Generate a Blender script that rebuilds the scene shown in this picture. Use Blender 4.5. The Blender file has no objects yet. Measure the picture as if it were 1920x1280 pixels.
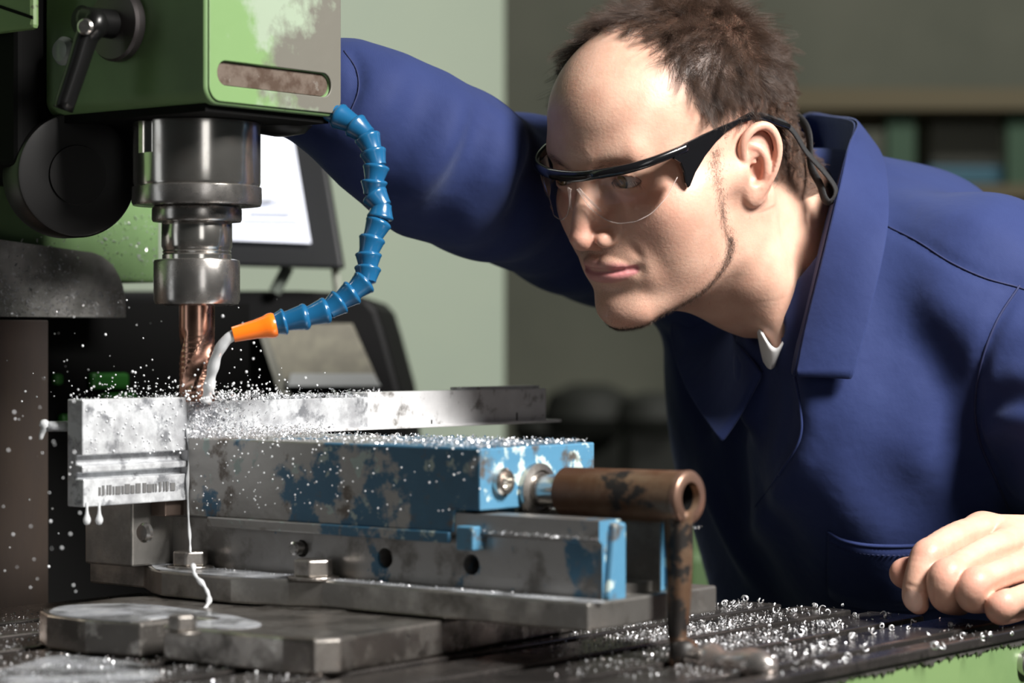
import bpy, bmesh, math, random
import numpy as np
from mathutils import Vector, Matrix
from mathutils.bvhtree import BVHTree

# ------------------------------------------------------------------ camera, world, lights
SC = bpy.context.scene
COL = SC.collection
EYE = 1.135                      # eye height above the floor, metres
FPX = 1920 * 85.0 / 36.0         # focal length in pixels of the 1920 frame

cam_data = bpy.data.cameras.new('camera'); cam_data.lens = 85.0; cam_data.sensor_width = 36.0
cam_data.clip_start = 0.05; cam_data.clip_end = 60
cam_data.dof.use_dof = True; cam_data.dof.focus_distance = 1.645; cam_data.dof.aperture_fstop = 5.6
cam = bpy.data.objects.new('camera', cam_data); COL.objects.link(cam)
cam.location = (0, 0, EYE); cam.rotation_euler = (math.pi / 2, 0, 0)
SC.camera = cam
SC.view_settings.view_transform = 'Standard'; SC.view_settings.look = 'None'
SC.view_settings.exposure = 0.0; SC.view_settings.gamma = 1.0
SC.view_settings.use_curve_mapping = False
SC.cycles.max_bounces = 8
SC.cycles.use_denoising = True

world = bpy.data.worlds.new('world'); SC.world = world; world.use_nodes = True
wn = world.node_tree.nodes; wn['Background'].inputs[0].default_value = (0.55, 0.62, 0.6, 1)
wn['Background'].inputs[1].default_value = 0.022

def area(name, loc, target, sx, sy, power, col=(1, 1, 1), spread=180):
    l = bpy.data.lights.new(name, 'AREA'); l.shape = 'RECTANGLE'; l.size = sx; l.size_y = sy
    l.energy = power; l.color = col; l.spread = math.radians(spread)
    o = bpy.data.objects.new(name, l); COL.objects.link(o); o.location = loc
    d = Vector(target) - Vector(loc)
    o.rotation_euler = d.to_track_quat('-Z', 'Y').to_euler()
    return o
area('key_lamp', (1.09, 0.68, 2.24), (0.18, 1.7, 1.1), 0.5, 0.5, 38, (1.0, 0.97, 0.93), 110)
area('strip_lamp', (-1.50, 1.00, 1.25), (-0.21, 1.59, 1.25), 0.30, 1.1, 0.9, (0.95, 0.98, 1.0))
area('front_lamp', (0.60, -0.30, 1.32), (-0.21, 1.59, 1.2), 0.42, 1.0, 2.4, (1.0, 0.98, 0.96))
area('wall_lamp', (-0.7, 2.5, 2.6), (-0.1, 3.4, 1.1), 0.6, 0.3, 10.5, (1.0, 1.0, 0.95), 120)
area('hall_lamp', (1.2, 4.2, 3.2), (1.2, 6.0, 1.2), 1.0, 0.6, 54, (1.0, 0.98, 0.92))

# ------------------------------------------------------------------ coordinates
CU, SU = 0.6266, 0.7794
def PX(px, py, Y):
    """the point of the place seen at a pixel of the frame and at distance Y"""
    return Vector(((px - 960) * Y / FPX, Y, EYE - (py - 640) * Y / FPX))
def UV(u, v, z):
    """machine axes: u along the table, v across it, z above the table top"""
    return Vector((CU * u - SU * v, SU * u + CU * v, TABLE_Z + z))
TABLE_Z = EYE - 0.185
def pu(px, py, u):
    k = (px - 960) / FPX; Y = u / (CU * k + SU); v = (CU - SU * k) * Y
    return v, -(py - 640) * Y / FPX + 0.185
def pv(px, py, v):
    k = (px - 960) / FPX; Y = v / (CU - SU * k); u = (CU * k + SU) * Y
    return u, -(py - 640) * Y / FPX + 0.185

# ------------------------------------------------------------------ objects
def finish(o, label=None, cat=None, group=None, kind=None):
    if label: o['label'] = label
    if cat: o['category'] = cat
    if group: o['group'] = group
    if kind: o['kind'] = kind
    return o
def thing(name, loc, label, cat, group=None):
    o = bpy.data.objects.new(name, None); COL.objects.link(o); o.location = loc
    o.empty_display_size = 0.05
    return finish(o, label, cat, group)
WLOC = {}
def wloc(o):
    p = Vector(o.location)
    while o.parent: o = o.parent; p += Vector(o.location)
    return p
def mesh_obj(name, verts, faces, mat, parent=None, smooth=False, bevel=0, segs=2, autosmooth=None, origin=None, label=None):
    """verts in place (world) coordinates; the object's origin is put at its base"""
    V = np.asarray([tuple(v) for v in verts], dtype=float)
    lo, hi = V.min(0), V.max(0)
    org = Vector(origin) if origin is not None else Vector(((lo[0] + hi[0]) / 2, (lo[1] + hi[1]) / 2, lo[2]))
    me = bpy.data.meshes.new(name)
    me.from_pydata((V - np.array(org)).tolist(), [], [tuple(int(i) for i in f) for f in faces])
    me.validate()
    bm = bmesh.new(); bm.from_mesh(me); bmesh.ops.recalc_face_normals(bm, faces=bm.faces); bm.to_mesh(me); bm.free()
    if smooth: me.shade_smooth()
    for m in (mat if isinstance(mat, (list, tuple)) else [mat]): me.materials.append(m)
    o = bpy.data.objects.new(name, me); COL.objects.link(o)
    if parent is not None:
        o.parent = parent; o.location = org - wloc(parent)
    else:
        o.location = org
    if bevel:
        b = o.modifiers.new('edge', 'BEVEL'); b.width = bevel; b.segments = segs; b.limit_method = 'ANGLE'; b.angle_limit = math.radians(35)
        b.harden_normals = False
    if autosmooth is not None:
        me.shade_smooth(); me.set_sharp_from_angle(angle=math.radians(autosmooth))
    if label: o['label'] = label
    return o
class MB:
    def __init__(s): s.v = []; s.f = []
    def add(s, v, f):
        b = len(s.v); s.v += [Vector(x) for x in v]; s.f += [tuple(b + i for i in q) for q in f]; return s
    def hexa(s, c8):
        return s.add(c8, [(0, 3, 2, 1), (4, 5, 6, 7), (0, 1, 5, 4), (1, 2, 6, 5), (2, 3, 7, 6), (3, 0, 4, 7)])
    def ubox(s, u0, u1, v0, v1, z0, z1):
        return s.hexa([UV(u0, v0, z0), UV(u1, v0, z0), UV(u1, v1, z0), UV(u0, v1, z0), UV(u0, v0, z1), UV(u1, v0, z1), UV(u1, v1, z1), UV(u0, v1, z1)])
    def box(s, x0, x1, y0, y1, z0, z1):
        return s.hexa([(x0, y0, z0), (x1, y0, z0), (x1, y1, z0), (x0, y1, z0), (x0, y0, z1), (x1, y0, z1), (x1, y1, z1), (x0, y1, z1)])
    def prism(s, pts, d):
        """pts: closed polygon in space, d: sweep vector"""
        n = len(pts); d = Vector(d); a = [Vector(p) for p in pts]
        return s.add(a + [p + d for p in a], [tuple(range(n))[::-1], tuple(range(n, 2 * n))] + [(i, (i + 1) % n, n + (i + 1) % n, n + i) for i in range(n)])
    def lathe(s, prof, org, axis, n=48, cap=True):
        """prof: (radius, height along axis)"""
        ax = Vector(axis).normalized(); a = ax.orthogonal().normalized(); b = ax.cross(a); org = Vector(org)
        v = []; f = []
        for r, h in prof:
            for i in range(n):
                t = 2 * math.pi * i / n; v.append(org + ax * h + (a * math.cos(t) + b * math.sin(t)) * max(r, 1e-5))
        for j in range(len(prof) - 1):
            for i in range(n): f.append((j * n + i, j * n + (i + 1) % n, (j + 1) * n + (i + 1) % n, (j + 1) * n + i))
        if cap:
            f.append(tuple(range(n))[::-1]); f.append(tuple(range((len(prof) - 1) * n, len(prof) * n)))
        return s.add(v, f)
    def tube(s, pts, rad, n=12, flat=1.0, up=None):
        pts = [Vector(p) for p in pts]; m = len(pts)
        if not hasattr(rad, '__len__'): rad = [rad] * m
        v = []; f = []; pa = None
        for i, p in enumerate(pts):
            t = (pts[min(i + 1, m - 1)] - pts[max(i - 1, 0)]).normalized()
            if pa is None: pa = (Vector(up) if up else t.orthogonal()); 
            pa = (pa - t * pa.dot(t)).normalized(); b = t.cross(pa)
            for k in range(n):
                q = 2 * math.pi * k / n; v.append(p + (pa * math.cos(q) * flat + b * math.sin(q)) * rad[i])
        for j in range(m - 1):
            for i in range(n): f.append((j * n + i, j * n + (i + 1) % n, (j + 1) * n + (i + 1) % n, (j + 1) * n + i))
        f.append(tuple(range(n))[::-1]); f.append(tuple(range((m - 1) * n, m * n)))
        return s.add(v, f)
    def build(s, name, mat, parent=None, **k): return mesh_obj(name, s.v, s.f, mat, parent, **k)
def spline(ctrl, n):
    """Catmull-Rom through the control points"""
    c = [Vector(p) for p in ctrl]; c = [2 * c[0] - c[1]] + c + [2 * c[-1] - c[-2]]
    out = []; m = len(c) - 3
    for i in range(n):
        t = i / (n - 1) * m; k = min(int(t), m - 1); t -= k
        a, b, d, e = c[k:k + 4]
        out.append(0.5 * ((2 * b) + (d - a) * t + (2 * a - 5 * b + 4 * d - e) * t * t + (3 * b - a - 3 * d + e) * t ** 3))
    return out
def carve(o, cutters):
    """take the cutter shapes out of the mesh for good"""
    for c in cutters:
        m = o.modifiers.new('cut', 'BOOLEAN'); m.operation = 'DIFFERENCE'; m.solver = 'EXACT'; m.object = c
    # booleans first, bevel after
    mods = [m for m in o.modifiers if m.type == 'BEVEL']
    spec = [(m.width, m.segments) for m in mods]
    for m in mods: o.modifiers.remove(m)
    bpy.context.view_layer.update()
    me = bpy.data.meshes.new_from_object(o.evaluated_get(bpy.context.evaluated_depsgraph_get()))
    o.modifiers.clear(); o.data = me
    for w, s in spec:
        b = o.modifiers.new('edge', 'BEVEL'); b.width = w; b.segments = s; b.limit_method = 'ANGLE'; b.angle_limit = math.radians(35)
    for c in cutters: bpy.data.objects.remove(c)

# ------------------------------------------------------------------ materials
def mat(name, col, rough=0.5, metal=0.0, spots=None, bump=0.0, bscale=80, spec=0.5, coat=0.0, stretch=None, **kw):
    """spots: list of (colour, scale, threshold, softness, rough, metal, seed) laid over the base by noise of the place"""
    m = bpy.data.materials.new(name); m.use_nodes = True; nt = m.node_tree; N = nt.nodes; L = nt.links
    b = N['Principled BSDF']
    def rgba(c): return (c[0], c[1], c[2], 1)
    b.inputs['Base Color'].default_value = rgba(col); b.inputs['Roughness'].default_value = rough
    b.inputs['Metallic'].default_value = metal; b.inputs['Specular IOR Level'].default_value = spec
    b.inputs['Coat Weight'].default_value = coat
    tc = N.new('ShaderNodeTexCoord'); mp = N.new('ShaderNodeMapping'); L.new(tc.outputs['Object'], mp.inputs[0])
    if stretch: mp.inputs['Scale'].default_value = stretch
    csock = rsock = msock = None
    for i, sp in enumerate(spots or []):
        c2, sc, th, soft, r2, m2 = sp[:6]
        nz = N.new('ShaderNodeTexNoise'); nz.inputs['Scale'].default_value = sc; nz.inputs['Detail'].default_value = 8
        nz.inputs['Roughness'].default_value = 0.62
        off = N.new('ShaderNodeVectorMath'); off.operation = 'ADD'; off.inputs[1].default_value = (3.1 * i + 1.7, 7.7 * i, 1.3 * i)
        L.new(mp.outputs[0], off.inputs[0]); L.new(off.outputs[0], nz.inputs['Vector'])
        rp = N.new('ShaderNodeMapRange'); rp.inputs['From Min'].default_value = th - soft; rp.inputs['From Max'].default_value = th + soft
        if len(sp) > 6:      # wear that grows towards one side of the thing
            dt = N.new('ShaderNodeVectorMath'); dt.operation = 'DOT_PRODUCT'; dt.inputs[1].default_value = sp[6]; L.new(tc.outputs['Object'], dt.inputs[0])
            ad = N.new('ShaderNodeMath'); ad.operation = 'ADD'; L.new(nz.outputs['Fac'], ad.inputs[0]); L.new(dt.outputs['Value'], ad.inputs[1]); L.new(ad.outputs[0], rp.inputs['Value'])
        else: L.new(nz.outputs['Fac'], rp.inputs['Value'])
        def blend(prev, const_a, const_b, kind):
            mx = N.new('ShaderNodeMix'); mx.data_type = kind
            s = 6 if kind == 'RGBA' else 2
            if prev: L.new(prev, mx.inputs[s])
            else: mx.inputs[s].default_value = const_a
            mx.inputs[s + 1].default_value = const_b; L.new(rp.outputs[0], mx.inputs[0])
            return mx.outputs[2 if kind == 'RGBA' else 0]
        csock = blend(csock, rgba(col), rgba(c2), 'RGBA'); rsock = blend(rsock, rough, r2, 'FLOAT'); msock = blend(msock, metal, m2, 'FLOAT')
    if csock: L.new(csock, b.inputs['Base Color']); L.new(rsock, b.inputs['Roughness']); L.new(msock, b.inputs['Metallic'])
    if bump:
        nb = N.new('ShaderNodeTexNoise'); nb.inputs['Scale'].default_value = bscale; nb.inputs['Detail'].default_value = 6
        L.new(mp.outputs[0], nb.inputs['Vector'])
        bp = N.new('ShaderNodeBump'); bp.inputs['Strength'].default_value = bump; bp.inputs['Distance'].default_value = 0.001
        L.new(nb.outputs['Fac'], bp.inputs['Height']); L.new(bp.outputs[0], b.inputs['Normal'])
    for k, v in kw.items(): b.inputs[k.replace('_', ' ')].default_value = v
    return m
# ------------------------------------------------------------------ the setting
M_wall = mat('sage_wall_paint', (0.40, 0.46, 0.36), 0.85, spots=[((0.37, 0.43, 0.35), 3, .5, .2, .85, 0)])
M_far = mat('grey_olive_wall_paint', (0.185, 0.19, 0.15), 0.9, spots=[((0.13, 0.14, 0.11), 1.5, .5, .2, .9, 0)])
M_floor = mat('concrete_floor', (0.09, 0.10, 0.085), 0.8, spots=[((0.05, 0.055, 0.05), 6, .5, .2, .7, 0)])
M_ceil = mat('ceiling_paint', (0.10, 0.10, 0.095), 0.9)
def struct(name, mb, m, **k):
    return finish(mb.build(name, m, **k), kind='structure')
struct('floor', MB().box(-4, 5, -2.5, 7.2, -0.1, 0), M_floor)
struct('ceiling', MB().box(-4, 5, -2.5, 7.2, 3.6, 3.7), M_ceil)
struct('wall_back', MB().box(-4, 5, 7.0, 7.2, 0, 3.6), M_far)
# the sage wall stands nearer and ends at a corner
struct('wall_left', MB().box(-4, -0.012, 3.7, 3.95, 0, 3.6), M_wall)
struct('wall_right', MB().box(4.8, 5, 3.95, 7.0, 0, 3.6), M_far)

M_dkgreen = mat('dark_green_enamel', (0.04, 0.085, 0.05), 0.7)
M_wood = mat('dusty_shelf_board', (0.125, 0.105, 0.065), 0.9)
M_greybox = mat('grey_board', (0.19, 0.19, 0.165), 0.8)
M_bluebin = mat('blue_plastic', (0.03, 0.11, 0.16), 0.5)
# shelving far behind, out of focus
t = thing('storage_rack', PX(1790, 640, 6.2), 'green-framed rack with wooden shelves far behind the blue shoulder', 'shelf rack')
t.location.z = 0
for px in (1690, 1915, 2120):
    a = PX(px, 0, 6.2)
    MB().box(a.x - .035, a.x + .035, 6.2, 6.26, 0, PX(0, 165, 6.2).z).build('post', M_dkgreen, t)
for (ya, yb) in ((165, 205), (345, 372), (560, 590)):
    MB().box(PX(1480, 0, 6.15).x, PX(2150, 0, 6.15).x, 6.15, 6.75, PX(0, yb, 6.15).z, PX(0, ya, 6.15).z).build('shelf', M_wood, t)
def blk(name, x0, x1, y0, y1, Y, dep, m, label, cat, group=None, bevel=.01):
    a, b = PX(x0, y1, Y), PX(x1, y0, Y)
    if 6.2 < Y < 6.5: a.z, b.z = PX(0, y1, 6.15).z + .002, PX(0, y0, 6.15).z
    return finish(MB().box(a.x, b.x, Y, Y + dep, a.z, b.z).build(name, m, bevel=bevel), label, cat, group)
blk('storage_bin', 1740, 1888, 302, 344, 6.3, .3, M_bluebin, 'blue bin on the rack behind the blue shoulder', 'bin')
o = blk('grey_box', 1745, 1880, 215, 301.5, 6.32, .26, M_greybox, 'pale grey box stacked on the blue bin', 'box')
blk('cardboard_box', 1565, 1660, 374, 559, 6.3, .3, mat('dark_carton', (.07, .06, .045), .8), 'dark brown box on the rack below the blue bin', 'box')
blk('cardboard_box', 1775, 1880, 395, 559, 6.3, .3, mat('grey_carton', (.20, .18, .15), .8), 'grey-brown box on the rack beside the dark box', 'box')
# dark machinery at the far side of the hall, behind the vise handle
M_blackish = mat('dark_iron', (0.02, 0.022, 0.018), 0.7)
def lump(name, px, py_top, w, Y, label, cat, m=M_blackish, hscale=1.0):
    c = PX(px, py_top, Y); r = w / 2 * Y / FPX
    t = thing(name, (c.x, c.y, 0), label, cat)
    MB().box(c.x - r * .8, c.x + r * .8, Y - r * .5, Y + r * .6, 0, c.z - r * .7).build('cabinet', m, t, bevel=.03, segs=3)
    MB().lathe([(r * .2, 0), (r * .75, r * .12), (r * .95, r * .5), (r * .8, r * .95), (r * .35, r * 1.15)], (c.x, Y, c.z - r * 1.15), (0, 0, 1), 32).build('motor_housing', m, t, autosmooth=40)
    return t
blk('green_cabinet', 1285, 1420, 1035, 1400, 2.75, .4, mat('green_cabinet_paint', (.075, .135, .05), .6), 'small green machine base seen between vise handle and coat', 'machine base')
lump('lathe', 1105, 720, 190, 5.6, 'dark lathe standing far behind the workpiece', 'machine')
lump('grinder', 1225, 735, 150, 5.2, 'dark bench grinder far behind the vise handle', 'machine')
lump('drill_press', 1010, 770, 110, 5.9, 'low dark machine seen between workpiece and wall', 'machine')
# ------------------------------------------------------------------ machine materials
PAINT = (0.15, 0.25, 0.105)
M_green = mat('green_machine_enamel', PAINT, 0.42, spots=[((0.125, 0.21, 0.09), 12, .55, .12, .5, 0), ((0.05, 0.055, 0.03), 90, .72, .03, .6, 0)], bump=.15, bscale=60)
M_greenworn = mat('worn_green_enamel', (0.15, 0.255, 0.10), 0.45, spots=[((0.24, 0.30, 0.22), 24, .50, .06, .6, 0, (2.5, 2.5, 1.2)), ((0.125, 0.12, 0.10), 18, .50, .06, .6, .2, (3.0, 3.0, -.3))], bump=.3, bscale=60)
M_steel = mat('machined_steel', (0.52, 0.50, 0.48), 0.22, .95, spots=[((0.32, 0.30, 0.28), 40, .56, .12, .36, .9)], bump=.05, bscale=200)
M_polish = mat('polished_steel', (0.66, 0.64, 0.60), 0.17, .95, spots=[((0.50, 0.46, 0.42), 30, .6, .1, .24, .95)])
M_dark = mat('oily_dark_steel', (0.26, 0.25, 0.235), 0.42, .85, spots=[((0.42, 0.40, 0.37), 35, .55, .1, .35, 1), ((0.10, 0.09, 0.08), 18, .6, .08, .55, .5)], bump=.25, bscale=150)
M_black = mat('black_plastic', (0.005, 0.005, 0.005), 0.32, spec=.35)
M_void = mat('black_rubber_and_bore_shade', (0.003, 0.003, 0.003), 0.8, spec=.12)  # the same black also stands for the shade inside the crank tube
M_graphite = mat('graphite_plastic', (0.014, 0.015, 0.017), 0.5, spec=.3)
BLUE = (0.045, 0.20, 0.36)
def paintedvise(name, amt, blue=BLUE, scale=28, chip=.60):
    return mat(name, (0.22, 0.21, 0.20), 0.4, .85, spots=[(blue, scale * .45, amt, .015, .45, 0), ((0.45, 0.55, 0.52), scale * 2, chip, .02, .6, 0), ((0.13, 0.115, 0.10), scale * 1.3, .61, .05, .5, .6)], bump=.3, bscale=140)
M_vside = mat('worn_blue_vise_side', (0.30, 0.29, 0.275), 0.4, .7, spots=[((0.03, 0.105, 0.18), 20, .50, .02, .45, 0, (.9, -.7, .0)), ((0.30, 0.36, 0.34), 60, .62, .02, .6, 0), ((0.12, 0.10, 0.085), 42, .60, .04, .5, .4)], bump=.3, bscale=140)
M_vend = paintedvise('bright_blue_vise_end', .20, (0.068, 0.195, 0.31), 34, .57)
M_vrail = mat('bare_rail_steel', (0.30, 0.29, 0.28), 0.4, .85, spots=[((0.035, 0.12, 0.20), 24, .66, .015, .45, 0, (.5, -.4, 0)), ((0.16, 0.15, 0.14), 30, .58, .06, .5, .7)], bump=.3, bscale=140)
M_coolant = mat('milky_coolant', (0.80, 0.82, 0.84), 0.12, 0, Transmission_Weight=.35, IOR=1.35)

# ------------------------------------------------------------------ machine table with T-slots
def sect(pts, u0, u1):
    """prism along u of a (v, z) outline"""
    return MB().prism([UV(u0, v, z) for v, z in pts], UV(u1, 0, 0) - UV(u0, 0, 0))
M_table = mat('dark_table_steel', (0.14, 0.13, 0.125), 0.22, .9, spots=[((0.22, 0.20, 0.19), 14, .5, .15, .3, .9), ((0.07, 0.06, 0.055), 30, .6, .06, .4, .7)], bump=.12, bscale=90)
milling_table = thing('machine_table', UV(1.2, 1.0, -.12), 'long dark steel milling table with T-slots and a green front apron', 'machine table')
V0, V1, UA, UB = 0.72, 1.33, 0.35, 1.448
pts = [(V0, -.006)]
slots = [0.7425 + .0566 * i for i in range(10)]
out = [(V0 + .006, -.05), (V0 + .006, -.0066), (V0, -.0066), (V0, 0)]
for s in slots:
    out += [(s - .0075, 0), (s - .0075, -.010), (s - .011, -.010), (s - .011, -.018), (s + .011, -.018), (s + .011, -.010), (s + .0075, -.010), (s + .0075, 0)]
out += [(V1, 0), (V1, -.05)]
sect(out, UA, UB).build('table_top', M_table, milling_table, bevel=.0012, segs=2)
M_apron = mat('chipped_green_apron', (0.155, 0.24, 0.098), 0.4, spots=[((0.06, 0.055, 0.04), 45, .67, .02, .5, .2), ((0.13, 0.21, 0.085), 10, .55, .1, .45, 0)], bump=.2, bscale=60)
MB().ubox(UA, UB - .004, V0 + .004, V0 + .0058, -.0505, -.0067).ubox(UA, UB - .004, V0 + .004, V1 - .004, -.17, -.0502).build('apron', M_apron, milling_table, bevel=.004)
# bare irregular lip between the table edge and the paint
random.seed(5)
edge = []
n = 900
for i in range(n + 1):
    u = UA + (UB - .002 - UA) * i / n
    edge.append((u, -.0092 - random.random() ** 3 * .0028 - .0008 * math.sin(i * .13) - .0006 * math.sin(i * .71 + 2 * math.sin(i * .05))))
poly = [UV(UA, V0 + .0036, -.0068) , UV(UB - .002, V0 + .0036, -.0068)] + [UV(u, V0 + .0036, z) for u, z in reversed(edge)]
MB().prism(poly, UV(0, -.0012, 0) - UV(0, 0, 0)).build('bare_lip', M_dark, milling_table)
bu, bz = pv(1918, 1243, V0 + .004)
MB().lathe([(.0085, 0), (.0085, .004), (.0065, .0055), (.001, .0055)], UV(bu, V0 + .004, bz), UV(0, -1, 0) - UV(0, 0, 0), 24).build('screw', M_steel, milling_table, autosmooth=30)
# knee and pedestal carrying the table
machine = thing('milling_machine', UV(1.15, 1.5, 0).xy.to_3d(), 'green milling machine with column, spindle head and knee', 'milling machine')
MB().ubox(0.85, 1.40, 0.85, 1.30, -.42, -.171).build('knee', M_green, machine, bevel=.01)
MB().ubox(0.80, 1.42, 0.95, 1.60, -TABLE_Z, -.421).build('pedestal', M_green, machine, bevel=.02)

# spindle head ---------------------------------------------------------
HU0, HU1, HV0, HV1, HZ0 = 1.0515, 1.1756, 1.09, 1.241, .333
def rrect(u0, u1, z0, z1, r, n=8):
    p = []
    for cx, cz, a0 in ((u1 - r, z0 + r, -90), (u1 - r, z1 - r, 0), (u0 + r, z1 - r, 90), (u0 + r, z0 + r, 180)):
        for i in range(n + 1):
            a = math.radians(a0 + 90 * i / n); p.append((cx + r * math.cos(a), cz + r * math.sin(a)))
    return p
hd = MB().prism([UV(u, HV0, z) for u, z in rrect(HU0, HU1, HZ0, HZ0 + .32, .011)], UV(0, HV1 - HV0, 0) - UV(0, 0, 0))
HEAD_SLOT = MB().prism([UV(u, HV0 - .01, z) for u, z in rrect(1.0610, 1.1640, .3455, .3605, .0073)], UV(0, .0135, 0) - UV(0, 0, 0))
head = hd.build('spindle_head', M_green, machine, bevel=.002)
carve(head, [HEAD_SLOT.build('cutter', M_green)])
head.data.shade_smooth(); head.data.set_sharp_from_angle(angle=math.radians(30))
M_rust = mat('rusty_bare_groove', (0.13, 0.10, 0.08), 0.6, .4, spots=[((0.055, 0.032, 0.02), 60, .5, .08, .7, .2), ((0.28, 0.25, 0.22), 70, .64, .04, .4, .8)], bump=.4, bscale=200)
MB().prism([UV(u, HV0 + .0015, z) for u, z in rrect(1.0614, 1.1636, .3459, .3601, .007)], UV(0, .001, 0) - UV(0, 0, 0)).build('bare_groove', M_rust, machine)
# worn front plate of the head
plate = MB().prism([UV(u, HV0 - .0015, z) for u, z in rrect(HU0 + .0022, HU1 - .0018, HZ0 + .002, HZ0 + .32, .0095)], UV(0, .0013, 0) - UV(0, 0, 0)).build('face_plate', M_greenworn, machine, bevel=.0006)
carve(plate, [MB().prism([UV(u, HV0 - .01, z) for u, z in rrect(1.0607, 1.1643, .3452, .3608, .0076)], UV(0, .03, 0) - UV(0, 0, 0)).build('cutter', M_green)])
# black plate along the bottom of the head
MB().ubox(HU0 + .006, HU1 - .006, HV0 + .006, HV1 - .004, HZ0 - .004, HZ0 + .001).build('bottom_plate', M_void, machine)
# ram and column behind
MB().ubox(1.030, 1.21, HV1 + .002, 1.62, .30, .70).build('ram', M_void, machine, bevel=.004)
# green back body (px 0..300, y<530)
u0, z0 = pv(-60, 530, 1.42); u1, z1 = pv(300, 530, 1.42)
bodyu1 = u1
MB().ubox(u0 - .3, u1, 1.42, 1.75, z1, .75).build('column_body', M_green, machine, bevel=.003)
# grey scraped saddle with curved lower right corner
M_scraped = mat('scraped_grey_casting', (0.50, 0.49, 0.47), 0.42, .1, spots=[((0.70, 0.69, 0.67), 60, .58, .08, .35, .2), ((0.22, 0.22, 0.20), 14, .5, .1, .5, .6)], bump=.5, bscale=120)
ua, za = pv(-60, 595, 1.405); ub, zb = pv(236, 595, 1.405); uc, zc = pv(215, 528, 1.405); ud, zd = pv(150, 470, 1.405); ue, ze = pv(-60, 440, 1.405)
pl = [(ua - .2, za), (ub, zb), (ub - .0005, zb + .008)]
for i in range(9):
    a = i / 8 * math.pi / 2
    pl.append((ud + (ub - ud) * math.cos(a) ** .8, zb + .008 + (zd - zb - .008) * math.sin(a)))
pl += [(ue, ze), (ua - .2, ze)]
MB().prism([UV(u, 1.405, z) for u, z in pl], UV(0, .0145, 0) - UV(0, 0, 0)).build('saddle_casting', M_scraped, machine, bevel=.001)
# black way cover under the saddle and the upright steel slide at the left
ug, zg = pv(83, 600, 1.40); uh, zh = pv(83, 1112, 1.40)
M_slide = mat('brown_stained_slide', (0.15, 0.125, 0.115), 0.33, .8, spots=[((0.24, 0.18, 0.14), 7, .52, .14, .3, .8), ((0.42, 0.42, 0.42), 160, .74, .02, .3, 1)], bump=.1, bscale=40, stretch=(1, 1, .3))
MB().ubox(ug - .35, ug, 1.395, 1.47, zh - .05, zg).build('slide', M_slide, machine, bevel=.001)
MB().ubox(.6, 1.50, 1.50, 1.60, -.2, .218).build('way_cover', M_void, machine)
M_litgreen = mat('bright_green_enamel', (0.02, 0.14, 0.015), 0.5)
for (a, b, c, d) in ((165, 235, 698, 730), (185, 250, 735, 757), (95, 112, 700, 722), (108, 128, 775, 800)):
    aa, zz = pv(a, d, 1.498); bb, yy = pv(b, c, 1.498)
    MB().ubox(aa, bb, 1.492, 1.50, zz, yy).build('green_stop_block', M_litgreen, machine, bevel=.003)
# top left light green box with a seam
va_, zx = pu(62, 54, 1.024); vb_, _ = pu(-90, 54, 1.024)
MB().ubox(1.024, 1.030, va_, vb_, zx, .75).build('gear_cover', M_apron, machine, bevel=.003)
vs, zs = pu(62, 30, 1.024); vt, zt = pu(0, 9, 1.024)
MB().prism([UV(1.0235, vs, zs), UV(1.0235, vs, zs - .0022), UV(1.0235, vb_, zt - .0022 + (zt - zs) * (vb_ - vt) / (vt - vs)), UV(1.0235, vb_, zt + (zt - zs) * (vb_ - vt) / (vt - vs))], UV(.0008, 0, 0) - UV(0, 0, 0)).build('cover_seam', M_void, machine)
ux = 1.031
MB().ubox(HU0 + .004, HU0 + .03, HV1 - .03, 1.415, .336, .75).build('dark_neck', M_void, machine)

# big dark handwheel disc
axis = Vector((.50, -.86, -.02)).normalized(); c = PX(146, 328, 1.60)
hw = MB().lathe([(.036, -.035), (.0405, -.033), (.0415, -.028), (.0415, -.002), (.0405, 0), (.0385, .0005), (.020, -.0005), (.0195, .001), (.001, .001)], c, axis, 72).build('feed_dial', mat('black_turned_steel', (.012, .0115, .0115), .38, .4, bump=.1, bscale=30), machine, autosmooth=35, label='large black dial disc')
MB().lathe([(.030, -.06), (.030, -.034)], c, axis, 48).build('hub', M_void, hw, autosmooth=35)

# clamping lever on the head side --------------------------------------
hv, hz = pu(228, 48, HU0)
out_ = UV(-1, 0, 0) - UV(0, 0, 0)
LV1 = MB().lathe([(.0215, 0), (.0235, .001), (.0235, .006), (.022, .008), (.012, .009), (.001, .009)], UV(HU0, hv, hz), out_, 48)

p0 = UV(HU0 - .036, hv + .002, hz); p1 = PX(118, 205, p0.y - .005)
a0 = PX(172, 45, p0.y - .004)
lv = MB().tube(spline([UV(HU0 - .030, hv, hz), a0 + Vector((.003, 0, 0)), a0 + Vector((-.003, 0, -.008)), a0.lerp(p1, .5), p1], 24), [.0095] * 6 + [.010 - .00012 * i for i in range(18)], 16, flat=.8).build('clamp_lever', M_black, machine, smooth=True, label='black clamping lever')
LV1.build('flange', mat('dull_grey_flange', (.10, .09, .09), .4, .8), lv, autosmooth=35)
MB().lathe([(.0095, .008), (.0088, .030), (.0095, .034)], UV(HU0, hv, hz), out_, 32).build('shaft', M_black, lv, autosmooth=35)
MB().lathe([(.0052, 0), (.0052, .002), (.004, .0032), (.0005, .0032)], a0 + Vector((-.002, -.0085, -.003)), (-.2, -1, 0), 20).build('screw_cap', M_steel, lv, autosmooth=35)
gv, gz = pu(122, 96, HU0)
MB().lathe([(.0095, 0), (.0095, .002), (.007, .005), (.001, .006)], UV(HU0, gv, gz), out_, 28).build('sight_glass', mat('cloudy_glass', (.35, .38, .36), .25), machine, autosmooth=35)

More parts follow.
